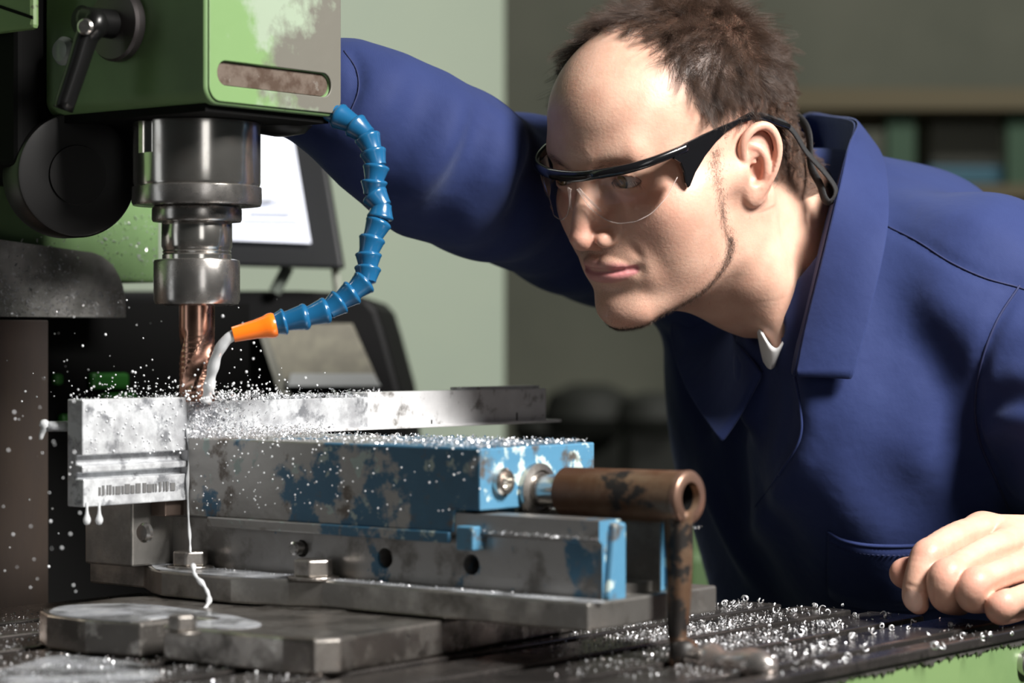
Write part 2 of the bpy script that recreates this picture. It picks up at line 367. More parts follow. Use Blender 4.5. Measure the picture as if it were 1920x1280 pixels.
# quill, holder and end mill ------------------------------------------
SA, SB = 1.1115, 1.160
sp0 = UV(SA, SB, 0)
YS = sp0.y
def zq(py): return EYE - (py - 640) * YS / FPX
def rq(w): return w / 2 * YS / FPX
spindle = None
def qlathe(name, prof, m, par=None, n=72):
    par = par or spindle
    return MB().lathe([(rq(w), zq(y)) for w, y in prof], (sp0.x, sp0.y, 0), (0, 0, 1), n).build(name, m, par, autosmooth=35)
QT = 640 - (.3285 - .185) * FPX / YS
q = qlathe('quill', [(238, QT), (238, 344), (234, 350)], M_polish, machine)
spindle = q
ang = math.radians(-90 - 46)
sx, sy = sp0.x + rq(236) * math.cos(ang), sp0.y + rq(236) * math.sin(ang)
carve(q, [MB().lathe([(.0078, zq(292)), (.0078, zq(140))], (sx, sy, 0), (0, 0, 1), 16).build('cutter', M_void)])
q.data.shade_smooth(); q.data.set_sharp_from_angle(angle=math.radians(35))
qlathe('quill_ring', [(232, 349), (242, 352), (243, 380), (238, 386), (150, 387)], M_steel)
qlathe('bearing_collar', [(150, 384), (166, 390), (168, 394), (168, 412), (164, 416), (120, 417)], M_steel)
qlathe('neck', [(128, 415), (132, 420), (132, 462), (128, 466), (126, 470), (129, 472), (126, 476), (129, 478), (129, 488)], M_polish)
qlathe('collet_nut', [(140, 486), (158, 488), (161, 492), (161, 562), (155, 570), (130, 573), (75, 573)], M_steel)
for k in range(8):
    a = k * math.pi / 4 + .3
    pass
M_copper = mat('copper_tinted_carbide', (0.62, 0.36, 0.27), 0.25, 1.0, spots=[((0.4, 0.2, 0.15), 50, .55, .1, .35, 1)])
# end mill: shank and four helical roughing flutes
mb = MB(); v = []; f = []; n = 64; zt, zb_ = zq(571), zq(752); m = 70; R = rq(67)
for j in range(m + 1):
    z = zt + (zb_ - zt) * j / m; d = (zt - z)
    fl = max(0, min(1, (d - .016) / .010))
    for i in range(n):
        a = 2 * math.pi * i / n
        w = (a * 3 + d * 150) % (2 * math.pi)
        prof = 1 - fl * (.17 * max(0, math.sin(w)) ** .7 if math.sin(w) > 0 else .02 + .02 * math.cos(d * 5200))
        v.append((sp0.x + R * prof * math.cos(a), sp0.y + R * prof * math.sin(a), z))
for j in range(m):
    for i in range(n): f.append((j * n + i, j * n + (i + 1) % n, (j + 1) * n + (i + 1) % n, (j + 1) * n + i))
f.append(tuple(range(n))); f.append(tuple(range(m * n, (m + 1) * n)))
mb.add(v, f); mb.build('end_mill', M_copper, spindle, autosmooth=50, label='copper-tinted fluted end mill')

# small black housing right of the quill, under the head
MB().lathe([(.012, 0), (.020, -.001), (.021, -.009), (.016, -.014), (.005, -.016)], PX(527, 211, 1.63), (0, 0, 1), 32).build('hose_boss', M_black, machine, autosmooth=40)

# ------------------------------------------------------------------ coolant hose
hose = thing('coolant_hose', PX(600, 205, 1.60), 'jointed blue coolant hose with orange nozzle curving down to the cutter', 'coolant hose')
M_hose = mat('blue_hose_plastic', (0.010, 0.095, 0.215), 0.25, coat=.3)
M_orange = mat('orange_nozzle_plastic', (0.95, 0.19, 0.01), 0.28, coat=.3)
hp = [(600, 197, 1.60), (630, 215, 1.597), (662, 232, 1.593), (687, 253, 1.59), (698, 281, 1.588), (706, 309, 1.586), (702, 337, 1.585), (700, 362, 1.585), (716, 386, 1.583), (712, 412, 1.582), (699, 443, 1.58), (691, 473, 1.578), (690, 499, 1.577), (687, 525, 1.575), (665, 545, 1.573), (640, 563, 1.572), (617, 580, 1.57), (580, 592, 1.568), (537, 602, 1.567), (513, 608, 1.566)]
HP = [PX(*p) for p in hp]
for i in range(len(HP) - 1):
    a, b = HP[i], HP[i + 1]
    d = (b - a); L = d.length; dn = d.normalized()
    # a socket skirt at one end, ball neck at the other
    flip = i < 8
    if flip: a, dn = b, -dn
    r1, r2 = (.0058, .0090) if flip else (.0090, .0058)
    big, small = .0088, .0064
    prof = [(.0035, -.0025), (small, -.001), (small + .0002, L * .10), (big - .0006, L * .66), (big, L * .76), (big, L * .86), (big - .0006, L * .93), (big - .003, L * 1.02)]
    if i >= 9: a, dn = HP[i], (HP[i + 1] - HP[i]).normalized()
    if i >= 9:
        prof = [(.0035, -.0025), (small, -.001), (small + .0002, L * .10), (big - .0006, L * .66), (big, L * .76), (big, L * .84), (big - .0008, L * .93), (big - .003, L * 1.02)]
        if i < 13: a, dn = HP[i + 1], -dn
        if i >= 13: a, dn = HP[i + 1], -dn
    MB().lathe(prof, a, dn, 28).build('hose_joint', M_hose, hose, autosmooth=50)
n0, n1 = PX(514, 609, 1.566), PX(437, 627, 1.562)
d = n1 - n0; L = d.length
MB().lathe([(.0075, -.001), (.0082, .0005), (.0082, .003), (.0072, .006), (.0062, L * .45), (.0050, L), (.0036, L)], n0, d, 32).build('nozzle', M_orange, hose, autosmooth=50)
stream = MB().tube(spline([n1 - d * .05, PX(424, 638, 1.562), PX(408, 662, 1.565), PX(398, 695, 1.57), PX(392, 725, 1.574), PX(386, 752, 1.578)], 30), [.0036 + .0008 * math.sin(i * .9) * (i / 30) for i in range(30)], 16)
finish(stream.build('coolant_stream', M_coolant, smooth=True), 'milky white coolant jet running from the orange nozzle', 'liquid')
# ------------------------------------------------------------------ vise
vise = thing('machine_vise', UV(1.15, 1.03, 0), 'worn blue machine vise with crank bolted on the milling table', 'vise')
ZT = .122      # top of the jaw above the table
JU0, JU1, JV0, JV1 = 1.100, 1.2127, .9085, 1.1565
_, jz = pu(900, 1003, JU0)
jaw = MB().prism([UV(JU0, v, z) for v, z in ((JV0, .0850), (JV0, ZT), (JV1, ZT), (JV1, .0712), (.9295, .0712), (.9285, .0850))], UV(JU1 - JU0, 0, 0) - UV(0, 0, 0)).build('movable_jaw', [M_vside, M_vend], vise, bevel=.0012)
# end face takes the lighter blue
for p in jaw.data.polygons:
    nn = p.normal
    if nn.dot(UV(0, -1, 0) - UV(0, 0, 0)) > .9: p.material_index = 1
# skirts of the jaw gripping the rail
MB().ubox(JU0 - .0025, JU0 + .0005, .931, JV1 - .02, .0650, .0716).build('jaw_skirt', M_vside, vise, bevel=.001)
a, z = pu(860, 1030, 1.097); b, z2 = pu(893, 985, 1.097)
MB().ubox(1.094, 1.106, min(a, b), max(a, b), z, .076).build('jaw_keeper', M_vend, vise, bevel=.0012)
# guide rails: two long bars with a channel between
EV = .822
def vsect(pts, v0, v1): return MB().prism([UV(u, v0, z) for u, z in pts], UV(0, v1 - v0, 0) - UV(0, 0, 0))
zf1, zf0 = .0382, .0220
rail_u0, rail_u1 = 1.103, 1.211
left = [(1.1045, .038), (1.1045, .0695), (1.1015, .0715), (1.1015, .083), (1.1225, .083), (1.1225, .038)]
rl = vsect(left, EV, 1.235).build('guide_rail', [M_vrail, M_vend], vise, bevel=.0012)
right = [(1.162, .038), (1.162, .083), (1.1865, .083), (1.1865, .0715), (1.1835, .0695), (1.1835, .038)]
rr = vsect(right, EV, 1.235).build('guide_rail', [M_dark, M_vend], vise, bevel=.0012)  # darker steel than its twin: the channel's shade is put into the colour
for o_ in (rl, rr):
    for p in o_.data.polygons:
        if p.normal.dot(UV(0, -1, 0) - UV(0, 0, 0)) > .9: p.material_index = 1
cut = []
for px, py, r in ((722, 1046, .0062), (884, 1058, .0062), (566, 1028, .0055)):
    vv, zz = pu(px, py, 1.1045)
    cut.append(MB().lathe([(r, -.02), (r, .012)], UV(1.1045, vv, zz), UV(1, 0, 0) - UV(0, 0, 0), 32).build('cutter', M_void))
carve(rl, cut)
vv, zz = pu(552, 1028, 1.098)
MB().lathe([(.0030, 0), (.0042, .001), (.0042, .012), (.0058, .013), (.0058, .022)], UV(1.096, vv, zz), UV(1, 0, 0) - UV(0, 0, 0), 28).build('grease_nipple', M_steel, vise, autosmooth=35)
# inner rail web closing the channel
MB().ubox(1.122, 1.1625, .93, 1.23, .038, .070).build('channel_web', M_dark, vise)
MB().ubox(1.122, 1.1625, EV + .006, 1.2, .036, .044).build('channel_floor', M_dark, vise)
# flanged base plate
fl = [(1.083, .816), (1.212, .816), (1.212, .92), (1.252, .96), (1.252, 1.12), (1.232, 1.15), (1.232, 1.2494), (1.105, 1.2494), (1.0935, 1.245), (1.092, 1.19), (1.074, 1.163), (1.066, 1.145), (1.064, 1.08), (1.074, 1.04), (1.083, 1.02)]
base = MB().prism([UV(u, v, zf0) for u, v in fl], (0, 0, zf1 - zf0)).build('base_flange', M_dark, vise, bevel=.0015)
# end plate between rails at the front: two blue cheeks standing on the flange
MB().prism([UV(u, EV - .0045, z) for u, z in ((1.1105, .0815), (1.1222, .0815), (1.1222, .038), (1.117, .030), (1.109, .030), (1.105, .040))], UV(0, .007, 0) - UV(0, 0, 0)).build('end_cheek', [M_vend], vise, bevel=.002)
MB().ubox(1.1655, 1.1860, EV - .0045, EV + .003, .041, .0815).build('end_cheek', [M_vend], vise, bevel=.002)
# swivel base: round turntable and lugged plate
M_bright = mat('bright_worn_steel', (0.42, 0.39, 0.36), 0.3, 1.0, spots=[((0.14, 0.13, 0.12), 30, .52, .08, .45, .8), ((.65, .62, .58), 60, .62, .06, .25, 1)], bump=.3, bscale=120)
cc = UV(1.15, 1.045, 0)
MB().lathe([(.080, .0), (.082, .001), (.082, .0208), (.080, .0218)], cc + Vector((0, 0, .0)), (0, 0, 1), 96).build('turntable', M_bright, vise, autosmooth=35)
# lug outline (u, v) traced around the base
lug = [(.966, .940), (.972, .922), (.985, .914), (1.0, .918), (1.10, .925), (1.235, .935), (1.25, .95), (1.25, 1.10), (1.235, 1.125), (1.10, 1.15), (1.05, 1.17), (1.0, 1.165), (.970, 1.150), (.957, 1.128), (.954, 1.09), (.963, 1.052), (1.005, 1.052), (1.005, 1.036), (.965, 1.036)]
MB().prism([UV(u, v, 0.0003) for u, v in lug], (0, 0, .0205)).build('swivel_base', M_bright, vise, bevel=.002, segs=3)
def hexbolt(px, py, zbase, r, h, Y=None, m=M_bright):
    """hex bolt whose top centre is seen at px,py and stands at height zbase above the table"""
    Yd = (0.185 - zbase - h) * FPX / (py - 640)
    c = PX(px, py, Yd); c.z = TABLE_Z + zbase
    b = thing('hex_bolt', c, None, None) if False else None
    return c
def bolt(c, r, h, parent, nm='clamp_bolt', rot=.2):
    o = MB().prism([c + Vector((r * math.cos(k * math.pi / 3 + rot), r * math.sin(k * math.pi / 3 + rot), .0018)) for k in range(6)], (0, 0, h)).build(nm, M_bright, parent, bevel=.0012, segs=2)
    MB().lathe([(r * 1.28, 0), (r * 1.28, .0018)], c, (0, 0, 1), 32).build('washer', M_bright, o, bevel=.0004)
    return o
bolt(hexbolt(358, 1037, zf1, .0125, .0095), .0118, .0095, vise, rot=.35)
bolt(hexbolt(588, 1053, zf1, .0125, .0105), .0125, .0105, vise, rot=.35)
bolt(hexbolt(342, 1158, .0208, .008, .009), .0085, .009, vise, rot=.35)
# fixed jaw behind the workpiece, standing on the base
FJV0 = 1.176
MB().ubox(1.069, 1.225, FJV0, 1.222, .0384, .118).build('fixed_jaw', M_dark, vise, bevel=.0015)
MB().ubox(1.085, 1.215, 1.162, FJV0, .071, .082).build('jaw_seat', mat('brown_slideway', (.16, .12, .10), .35, .8), vise, bevel=.001)
vv, zz = pu(272, 998, 1.069)
MB().lathe([(.0065, -.001), (.0065, .0015), (.005, .003), (.001, .0032)], UV(1.069, vv, zz), UV(-1, 0, 0) - UV(0, 0, 0), 24).build('cap_screw', M_steel, vise, autosmooth=35)
# bolt head and gland on the blue end face
vn = UV(0, -1, 0) - UV(0, 0, 0)
su, sz = pv(939, 903, JV0)
MB().lathe([(.0085, 0), (.0085, .0035), (.0072, .005), (.0046, .0052), (.0040, .002), (.0005, .002)], UV(su, JV0, sz), vn, 36).build('cap_screw', M_polish, vise, autosmooth=35)
# spindle and rusty tube handle
spu, spz = 1.1565, .0975
spu, spz = pv(1003, 913, JV0); spz -= .0018
c0 = UV(spu, JV0, spz)
MB().lathe([(.0155, -.001), (.0165, .001), (.0165, .004), (.0125, .0055), (.0125, .004)], c0, vn, 40).build('gland_ring', M_bright, vise, autosmooth=35)
end = UV(spu, .742, spz)
# end of the tube seen at (1294,930)
k = (1294 - 960) / FPX
ev_ = spu * (CU - SU * k) / (CU * k + SU)
tl = JV0 - ev_
crank = thing('vise_crank', UV(spu, ev_, spz), 'rusty brown tube crank with hanging lever on the vise screw', 'crank handle')
M_rusty = mat('rust_brown_iron', (0.105, 0.050, 0.027), 0.42, .5, spots=[((0.20, 0.13, 0.085), 25, .52, .1, .35, .6), ((0.012, 0.010, 0.009), 32, .57, .025, .5, .1)], bump=.35, bscale=130)
M_rustend = mat('rubbed_tube_end', (0.25, 0.15, 0.11), 0.35, .7, bump=.2)
MB().lathe([(.0100, .002), (.0100, .020), (.0086, .021), (.0086, .026)], c0, vn, 40).build('screw_shank', M_steel, vise, autosmooth=35)
zz0 = .022
tb = [(.0070, tl - .0003), (.0070, zz0 + .03), (.001, zz0 + .03)]
MB().lathe([(.0120, zz0), (.0148, zz0 + .002), (.0154, tl - .004), (.0148, tl - .0005), (.0142, tl), (.0092, tl), (.0086, tl - .001), (.0086, zz0 + .01), (.0005, zz0 + .01)], c0, vn, 56, cap=False).build('tube', M_rusty, crank, autosmooth=35)
MB().lathe([(.0156, tl - .004), (.0158, tl - .001), (.0146, tl + .0006), (.0092, tl + .0006), (.0086, tl - .003)], c0, vn, 56, cap=False).build('tube_rim', M_rustend, crank, autosmooth=60)
MB().lathe([(.0090, tl - .0028), (.0085, tl - .004), (.0085, zz0 + .02), (.0005, zz0 + .02)], c0, vn, 40, cap=False).build('bore', M_void, crank, autosmooth=35, label='black bore lining of the tube, shade put into its colour')  # added black lining: the shade inside the tube is put into its colour
# lever arm down to the knob
ec = UV(spu, ev_ + .0085, spz)
ar = [ec + Vector((0, 0, -.008)), ec + Vector((.0008, 0, -.03)), ec + Vector((.0006, 0, -.06)), ec + Vector((-.0005, -.0, -.078)), PX(1276, 1215, ec.y - .002)]
MB().tube(spline(ar, 20), [.0112 - .0046 * min(1, i / 17) for i in range(20)], 16, flat=.8, up=(1, 0, 0)).build('lever_arm', M_rusty, crank, smooth=True)
kc = PX(1282, 1233, ec.y - .004)
MB().lathe([(.006, -.010), (.0082, -.007), (.0088, 0), (.008, .008), (.005, .0105)], kc, (0, 0, 1), 32).build('lever_socket', M_rusty, crank, autosmooth=60)
kd = PX(1455, 1252, ec.y - .050) - kc; L = kd.length
MB().lathe([(.006, .004), (.0075, L * .10), (.0060, L * .2), (.0105, L * .27), (.0100, L * .36), (.0066, L * .44), (.0082, L * .56), (.0098, L * .72), (.0092, L * .86), (.0055, L * .96), (.0008, L)], kc, kd, 36).build('grip', mat('polished_grip', (.55, .52, .50), .22, .9, spots=[((.2, .13, .10), 20, .5, .1, .4, .7)]), crank, smooth=True)

# ------------------------------------------------------------------ workpiece
WV = 1.1585; WT = .0145
M_alu = mat('wet_aluminium', (0.42, 0.43, 0.45), 0.3, .35, spots=[((0.62, 0.64, 0.66), 45, .50, .10, .15, .1), ((0.28, 0.29, 0.31), 60, .60, .05, .25, .5)], bump=.5, bscale=110)
M_alud = mat('dull_aluminium', (0.62, 0.62, 0.63), 0.42, .15, spots=[((0.76, 0.76, 0.77), 25, .54, .12, .35, .2), ((0.22, 0.21, 0.20), 60, .63, .06, .5, .4)], bump=.2, bscale=160)
wp = thing('workpiece', UV(1.24, WV + .007, .05), 'long silver aluminium bar being milled in the vise', 'workpiece')
ztop = .1487
def wbox(u0, u1, z0, z1, v0=WV, v1=WV + WT, m=M_alu, nm='bar', **k): return MB().ubox(u0, u1, v0, v1, z0, z1).build(nm, m, wp, **k)
uL, _ = pv(155, 745, WV); uM, _ = pv(352, 745, WV); uR, _ = pv(1024, 740, WV); uC, _ = pv(400, 745, WV)
uS, _ = pv(690, 745, WV)
# left block with long grooves: outline in (v, z) swept along u
def zy(py, px=250):
    return pv(px, py, WV)[1]
g1a, g1b, g2a, g2b, zbt = zy(849), zy(866), zy(881), zy(893), zy(944)
blk_ = [(WV, ztop), (WV, g1a), (WV + .006, g1a), (WV + .006, g1b), (WV, g1b - .001), (WV, g2a), (WV + .006, g2a), (WV + .006, g2b), (WV - .001, g2b), (WV - .001, zbt), (WV + WT, zbt), (WV + WT, ztop)]
sect(blk_, uL, uM).build('grooved_end', M_alu, wp, bevel=.0008)
wbox(uM, uS, .1225, ztop - .0032, bevel=.0006)
wbox(uM, uM + .07, .0965, .1224, bevel=.0006, nm='lower_web', m=M_alud)
wbox(uS, uR, .1235, ztop, m=M_alud, nm='uncut_bar', bevel=.0006)
MB().ubox(uM + .07, uR + .012, WV - .006, WV + WT, .1222, .1243).build('foot_flange', M_alud, wp, bevel=.0005)
ue0, _ = pv(860, 725, WV + .006); ue1, _ = pv(1008, 725, WV + .006)
MB().ubox(ue0, ue1, WV + .004, WV + WT, ztop, ztop + .0022).build('top_lip', M_alud, wp, bevel=.0005)
for px in (808, 968):
    um, _ = pv(px, 790, WV); MB().ubox(um, um + .0012, WV - .0004, WV + .0002, .1245, .1305 if px > 900 else .1275).build('scribed_mark', M_void, wp)
# row of relief marks along the bottom of the block
random.seed(8)
mk = MB(); u = uL + .012
while u < uM - .012:
    w = random.choice([.0012, .0018, .003, .004]); z0 = zy(924); 
    mk.ubox(u, u + w, WV - .0016, WV - .0008, z0, zy(906) - random.choice([0, .001])); u += w + random.choice([.0009, .0012, .002])
mk.build('stamped_marks', mat('grey_stamping', (.12, .12, .12), .5), wp)
# peg sticking out to the left
pa, pb = PX(84, 799, 1.53), PX(140, 799, 1.535)
MB().tube([pa, pa.lerp(pb, .3), pb], .0033, 16).build('end_peg', M_alu, wp, smooth=True)
MB().tube(spline([PX(78, 790, 1.53), PX(84, 798, 1.529), PX(79, 812, 1.53), PX(76, 824, 1.53)], 10), [.0018, .003, .0034, .003, .0024, .002, .0018, .0017, .0015, .001], 10).build('peg_drip', M_coolant, wp, smooth=True)
# ------------------------------------------------------------------ sculpting field
class Field:
    """signed-distance volume joined smoothly and turned into one continuous skin"""
    def __init__(s, lo, hi, h):
        s.lo = np.array(lo, float); s.h = h
        n = np.ceil((np.array(hi) - s.lo) / h).astype(int) + 1
        s.ax = [(s.lo[i] + h * np.arange(n[i])).astype(np.float32) for i in range(3)]
        s.D = np.full(n, 1e3, np.float32)
    def apply(s, fn, lo, hi, k, mode='add'):
        m = abs(k) * 1.3 + 4 * s.h
        sl = []
        for i in range(3):
            a = int(np.floor((lo[i] - m - s.lo[i]) / s.h)); b = int(np.ceil((hi[i] + m - s.lo[i]) / s.h)) + 1
            a = max(a, 0); b = min(b, len(s.ax[i]))
            if a >= b: return s
            sl.append(slice(a, b))
        X = s.ax[0][sl[0]][:, None, None]; Y = s.ax[1][sl[1]][None, :, None]; Z = s.ax[2][sl[2]][None, None, :]
        d = fn(X, Y, Z); a = s.D[tuple(sl)]
        if mode == 'add':
            h = np.clip(.5 + .5 * (a - d) / k, 0, 1); r = a * (1 - h) + d * h - k * h * (1 - h)
        elif mode == 'cut':
            h = np.clip(.5 - .5 * (-d - a) / k, 0, 1); r = -d * (1 - h) + a * h + k * h * (1 - h)
        else:  # push outwards or inwards by a soft bump
            r = a - d
        s.D[tuple(sl)] = r
        return s
    # primitives -------------------------------------------------------
    def ell(s, c, r, k=5, mode='add', rot=None, sym=False):
        c = np.array(c, float); r = np.array(r, float)
        Rm = np.eye(3) if rot is None else np.array(rot)
        def fn(X, Y, Z):
            x, y, z = X - c[0], Y - c[1], Z - c[2]
            if rot is not None:
                x, y, z = [Rm[0, i] * x + Rm[1, i] * y + Rm[2, i] * z for i in range(3)]
            k0 = np.sqrt((x / r[0]) ** 2 + (y / r[1]) ** 2 + (z / r[2]) ** 2)
            k1 = np.sqrt((x / r[0] ** 2) ** 2 + (y / r[1] ** 2) ** 2 + (z / r[2] ** 2) ** 2)
            return (k0 * (k0 - 1) / np.maximum(k1, 1e-6)).astype(np.float32)
        ext = np.sqrt(((np.abs(Rm) * r[None, :]) ** 2).sum(1)) if rot is not None else r
        s.apply(fn, c - ext, c + ext, k, mode)
        if sym:
            M = np.diag([-1., 1, 1]); s.ell(c * [-1, 1, 1], r, k, mode, None if rot is None else M @ Rm @ M)
        return s
    def cone(s, a, b, r1, r2=None, k=5, mode='add', sym=False):
        a = np.array(a, float); b = np.array(b, float); r2 = r1 if r2 is None else r2
        ba = b - a; l2 = max(ba @ ba, 1e-9)
        def fn(X, Y, Z):
            x, y, z = X - a[0], Y - a[1], Z - a[2]
            t = np.clip((x * ba[0] + y * ba[1] + z * ba[2]) / l2, 0, 1)
            return (np.sqrt((x - ba[0] * t) ** 2 + (y - ba[1] * t) ** 2 + (z - ba[2] * t) ** 2) - (r1 + (r2 - r1) * t)).astype(np.float32)
        R = max(r1, r2)
        s.apply(fn, np.minimum(a, b) - R, np.maximum(a, b) + R, k, mode)
        if sym: s.cone(a * [-1, 1, 1], b * [-1, 1, 1], r1, r2, k, mode)
        return s
    def path(s, pts, rad, k=5, mode='add', sym=False):
        for i in range(len(pts) - 1): s.cone(pts[i], pts[i + 1], rad[i], rad[i + 1], k, mode, sym)
        return s
    def bump(s, c, sig, amp, sym=False):
        """gaussian swelling (amp > 0) or hollow (amp < 0)"""
        c = np.array(c, float); sg = np.array(sig, float) * np.ones(3)
        def fn(X, Y, Z):
            return (amp * np.exp(-.5 * (((X - c[0]) / sg[0]) ** 2 + ((Y - c[1]) / sg[1]) ** 2 + ((Z - c[2]) / sg[2]) ** 2))).astype(np.float32)
        s.apply(fn, c - sg * 3, c + sg * 3, 0, 'bump')
        if sym: s.bump(c * [-1, 1, 1], sig, amp)
        return s
    def crease(s, pts, sig, amp):
        """soft ridge (amp > 0) or furrow (amp < 0) along a line, fading at both ends"""
        pts = [np.array(p, float) for p in pts]; n = len(pts); A = np.array(pts)
        def fn(X, Y, Z):
            best = None
            for i in range(n - 1):
                a, ba = pts[i], pts[i + 1] - pts[i]; l2 = max(ba @ ba, 1e-12)
                x, y, z = X - a[0], Y - a[1], Z - a[2]
                t = np.clip((x * ba[0] + y * ba[1] + z * ba[2]) / l2, 0, 1)
                d2 = (x - ba[0] * t) ** 2 + (y - ba[1] * t) ** 2 + (z - ba[2] * t) ** 2
                w = np.sin(np.pi * np.clip((i + t + .35) / (n - .3), 0, 1)) ** .6
                v = np.exp(-.5 * d2 / sig ** 2) * w
                best = v if best is None else np.maximum(best, v)
            return (amp * best).astype(np.float32)
        s.apply(fn, A.min(0) - sig * 3, A.max(0) + sig * 3, 0, 'bump')
        return s
    def mesh(s, relax=2):
        D = s.D; n = np.array(D.shape); ins = D < 0
        c = np.zeros(n - 1, np.uint8)
        off = [(i, j, k) for i in (0, 1) for j in (0, 1) for k in (0, 1)]
        for o in off: c += ins[o[0]:n[0] - 1 + o[0], o[1]:n[1] - 1 + o[1], o[2]:n[2] - 1 + o[2]]
        act = (c > 0) & (c < 8)
        I = np.argwhere(act); idx = np.full(n - 1, -1, np.int64); idx[act] = np.arange(len(I))
        val = {o: D[I[:, 0] + o[0], I[:, 1] + o[1], I[:, 2] + o[2]].astype(float) for o in off}
        P = np.zeros((len(I), 3)); cnt = np.zeros(len(I))
        for o in off:
            for a in range(3):
                if o[a] == 0:
                    q = list(o); q[a] = 1; q = tuple(q); va, vb = val[o], val[q]
                    m = (va < 0) != (vb < 0); t = np.where(m, va / np.where(m, va - vb, 1), 0)
                    base = np.array(o, float)
                    for ax_ in range(3): P[:, ax_] += m * (base[ax_] + (t if ax_ == a else 0))
                    cnt += m
        P = P / cnt[:, None] + I
        def sample(Q):
            Q = np.clip(Q, 0, n - 1.001); f = np.floor(Q).astype(int); w = Q - f; r = 0
            for o in off:
                ww = 1
                for a in range(3): ww = ww * (w[:, a] if o[a] else 1 - w[:, a])
                r = r + ww * D[f[:, 0] + o[0], f[:, 1] + o[1], f[:, 2] + o[2]]
            return r
        for _ in range(relax):
            d = sample(P); e = .6
            g = np.stack([(sample(P + np.eye(3)[a] * e) - sample(P - np.eye(3)[a] * e)) / (2 * e) for a in range(3)], 1)
            g2 = np.maximum((g ** 2).sum(1), (s.h * .3) ** 2)
            st = -(d / g2)[:, None] * g
            ln = np.linalg.norm(st, axis=1, keepdims=True); st *= np.minimum(1, .7 / np.maximum(ln, 1e-9))
            P += st
        F = []
        for a in range(3):
            b, e = (a + 1) % 3, (a + 2) % 3
            s0 = [slice(None)] * 3; s1 = [slice(None)] * 3; s0[a] = slice(0, -1); s1[a] = slice(1, None)
            A = ins[tuple(s0)]; B = ins[tuple(s1)]
            E = np.argwhere(A != B); E = E[(E[:, b] > 0) & (E[:, e] > 0) & (E[:, b] < n[b] - 1) & (E[:, e] < n[e] - 1)]
            fl = A[E[:, 0], E[:, 1], E[:, 2]]
            q = []
            for (db, de) in ((-1, -1), (0, -1), (0, 0), (-1, 0)):
                Q = E.copy(); Q[:, b] += db; Q[:, e] += de; q.append(idx[Q[:, 0], Q[:, 1], Q[:, 2]])
            q = np.stack(q, 1); q[~fl] = q[~fl][:, ::-1]; F.append(q)
        F = np.concatenate(F)
        return s.lo + P * s.h, F[(F >= 0).all(1)]
def np_mesh(name, V, F, mats, parent=None, smooth=True, origin=None, attrs=None, face_mat=None, label=None):
    me = bpy.data.meshes.new(name); V = np.asarray(V, float)
    org = np.array(origin) if origin is not None else (np.array(wloc(parent)) if parent is not None else V.mean(0))
    me.vertices.add(len(V)); me.vertices.foreach_set('co', (V - org).astype(np.float32).ravel())
    me.loops.add(F.size); me.loops.foreach_set('vertex_index', F.astype(np.int32).ravel())
    me.polygons.add(len(F)); k = F.shape[1]
    me.polygons.foreach_set('loop_start', np.arange(0, F.size, k, dtype=np.int32))
    me.polygons.foreach_set('loop_total', np.full(len(F), k, np.int32))
    if face_mat is not None: me.polygons.foreach_set('material_index', face_mat.astype(np.int32))
    me.update(calc_edges=True); me.validate()
    for m in (mats if isinstance(mats, (list, tuple)) else [mats]): me.materials.append(m)
    for nm, a in (attrs or {}).items():
        at = me.attributes.new(nm, 'FLOAT', 'POINT'); at.data.foreach_set('value', a.astype(np.float32))
    if smooth: me.shade_smooth()
    o = bpy.data.objects.new(name, me); COL.objects.link(o)
    if parent is not None: o.parent = parent; o.location = Vector(org) - wloc(parent)
    else: o.location = Vector(org)
    if label: o['label'] = label
    return o
# ------------------------------------------------------------------ the man: head and neck
HR = np.array([[0.69495999, 0.69793788, -0.17295469], [-0.71479417, 0.64443939, -0.27160111], [-0.07810189, 0.31237891, 0.94674152]])
HS = 0.9294 / 1000
HT = np.array([0.13285956, 1.7660205, 0.0320378 + EYE])
def H2W(m): return (np.atleast_2d(m) * HS) @ HR.T + HT
def W2H(w): return ((np.atleast_2d(w) - HT) @ HR) / HS
def hpx(px, py, Y): return W2H(np.array(PX(px, py, Y)))[0]
HRES = 1.2
hf = Field((-102, -134, -120), (150, 150, 240), HRES)
# skull
hf.ell((0, 10, 150), (76, 101, 82), 4)
hf.ell((0, -34, 156), (65, 66, 60), 14)
hf.ell((0, -20, 120), (66, 66, 62), 14)
# face mass, cheekbones, jaw
def spl(pts, rad, n):
    q = spline([(*p,) for p in pts], n); t = np.linspace(0, len(rad) - 1, n)
    return [np.array(p) for p in q], list(np.interp(t, range(len(rad)), rad))
hf.ell((0, -42, 88), (58, 50, 56), 14)
hf.ell((47, -50, 93), (17, 22, 15), 30, sym=True)
hf.cone((56, -40, 100), (67, -2, 104), 9, 8, 18, sym=True)
hf.cone((50, 0, 44), (14, -73, 18), 15, 14, 18, sym=True)
hf.cone((51, 2, 44), (62, 6, 92), 14, 12, 18, sym=True)
hf.ell((40, -38, 66), (20, 30, 28), 26, sym=True)
hf.ell((0, -38, 50), (49, 46, 40), 20)
hf.ell((0, -78, 17), (19, 17, 16.5), 12)
hf.ell((0, -67, 52), (31, 28, 27), 16)
# brow and temples
hf.cone((10, -91, 136), (38, -80, 140), 9, 6.5, 18, sym=True)
hf.bump((66, -48, 150), (16, 22, 24), -2.5, sym=True)
# eye sockets
hf.ell((29, -101, 120.5), (17, 14, 10), 14, 'cut', sym=True)
# eyelids round the eyeballs
EYE_C = np.array([31.5, -78.0, 121.0]); ER = 12.2
hf.ell(EYE_C, (14.6, 14.6, 14.2), 6, sym=True)
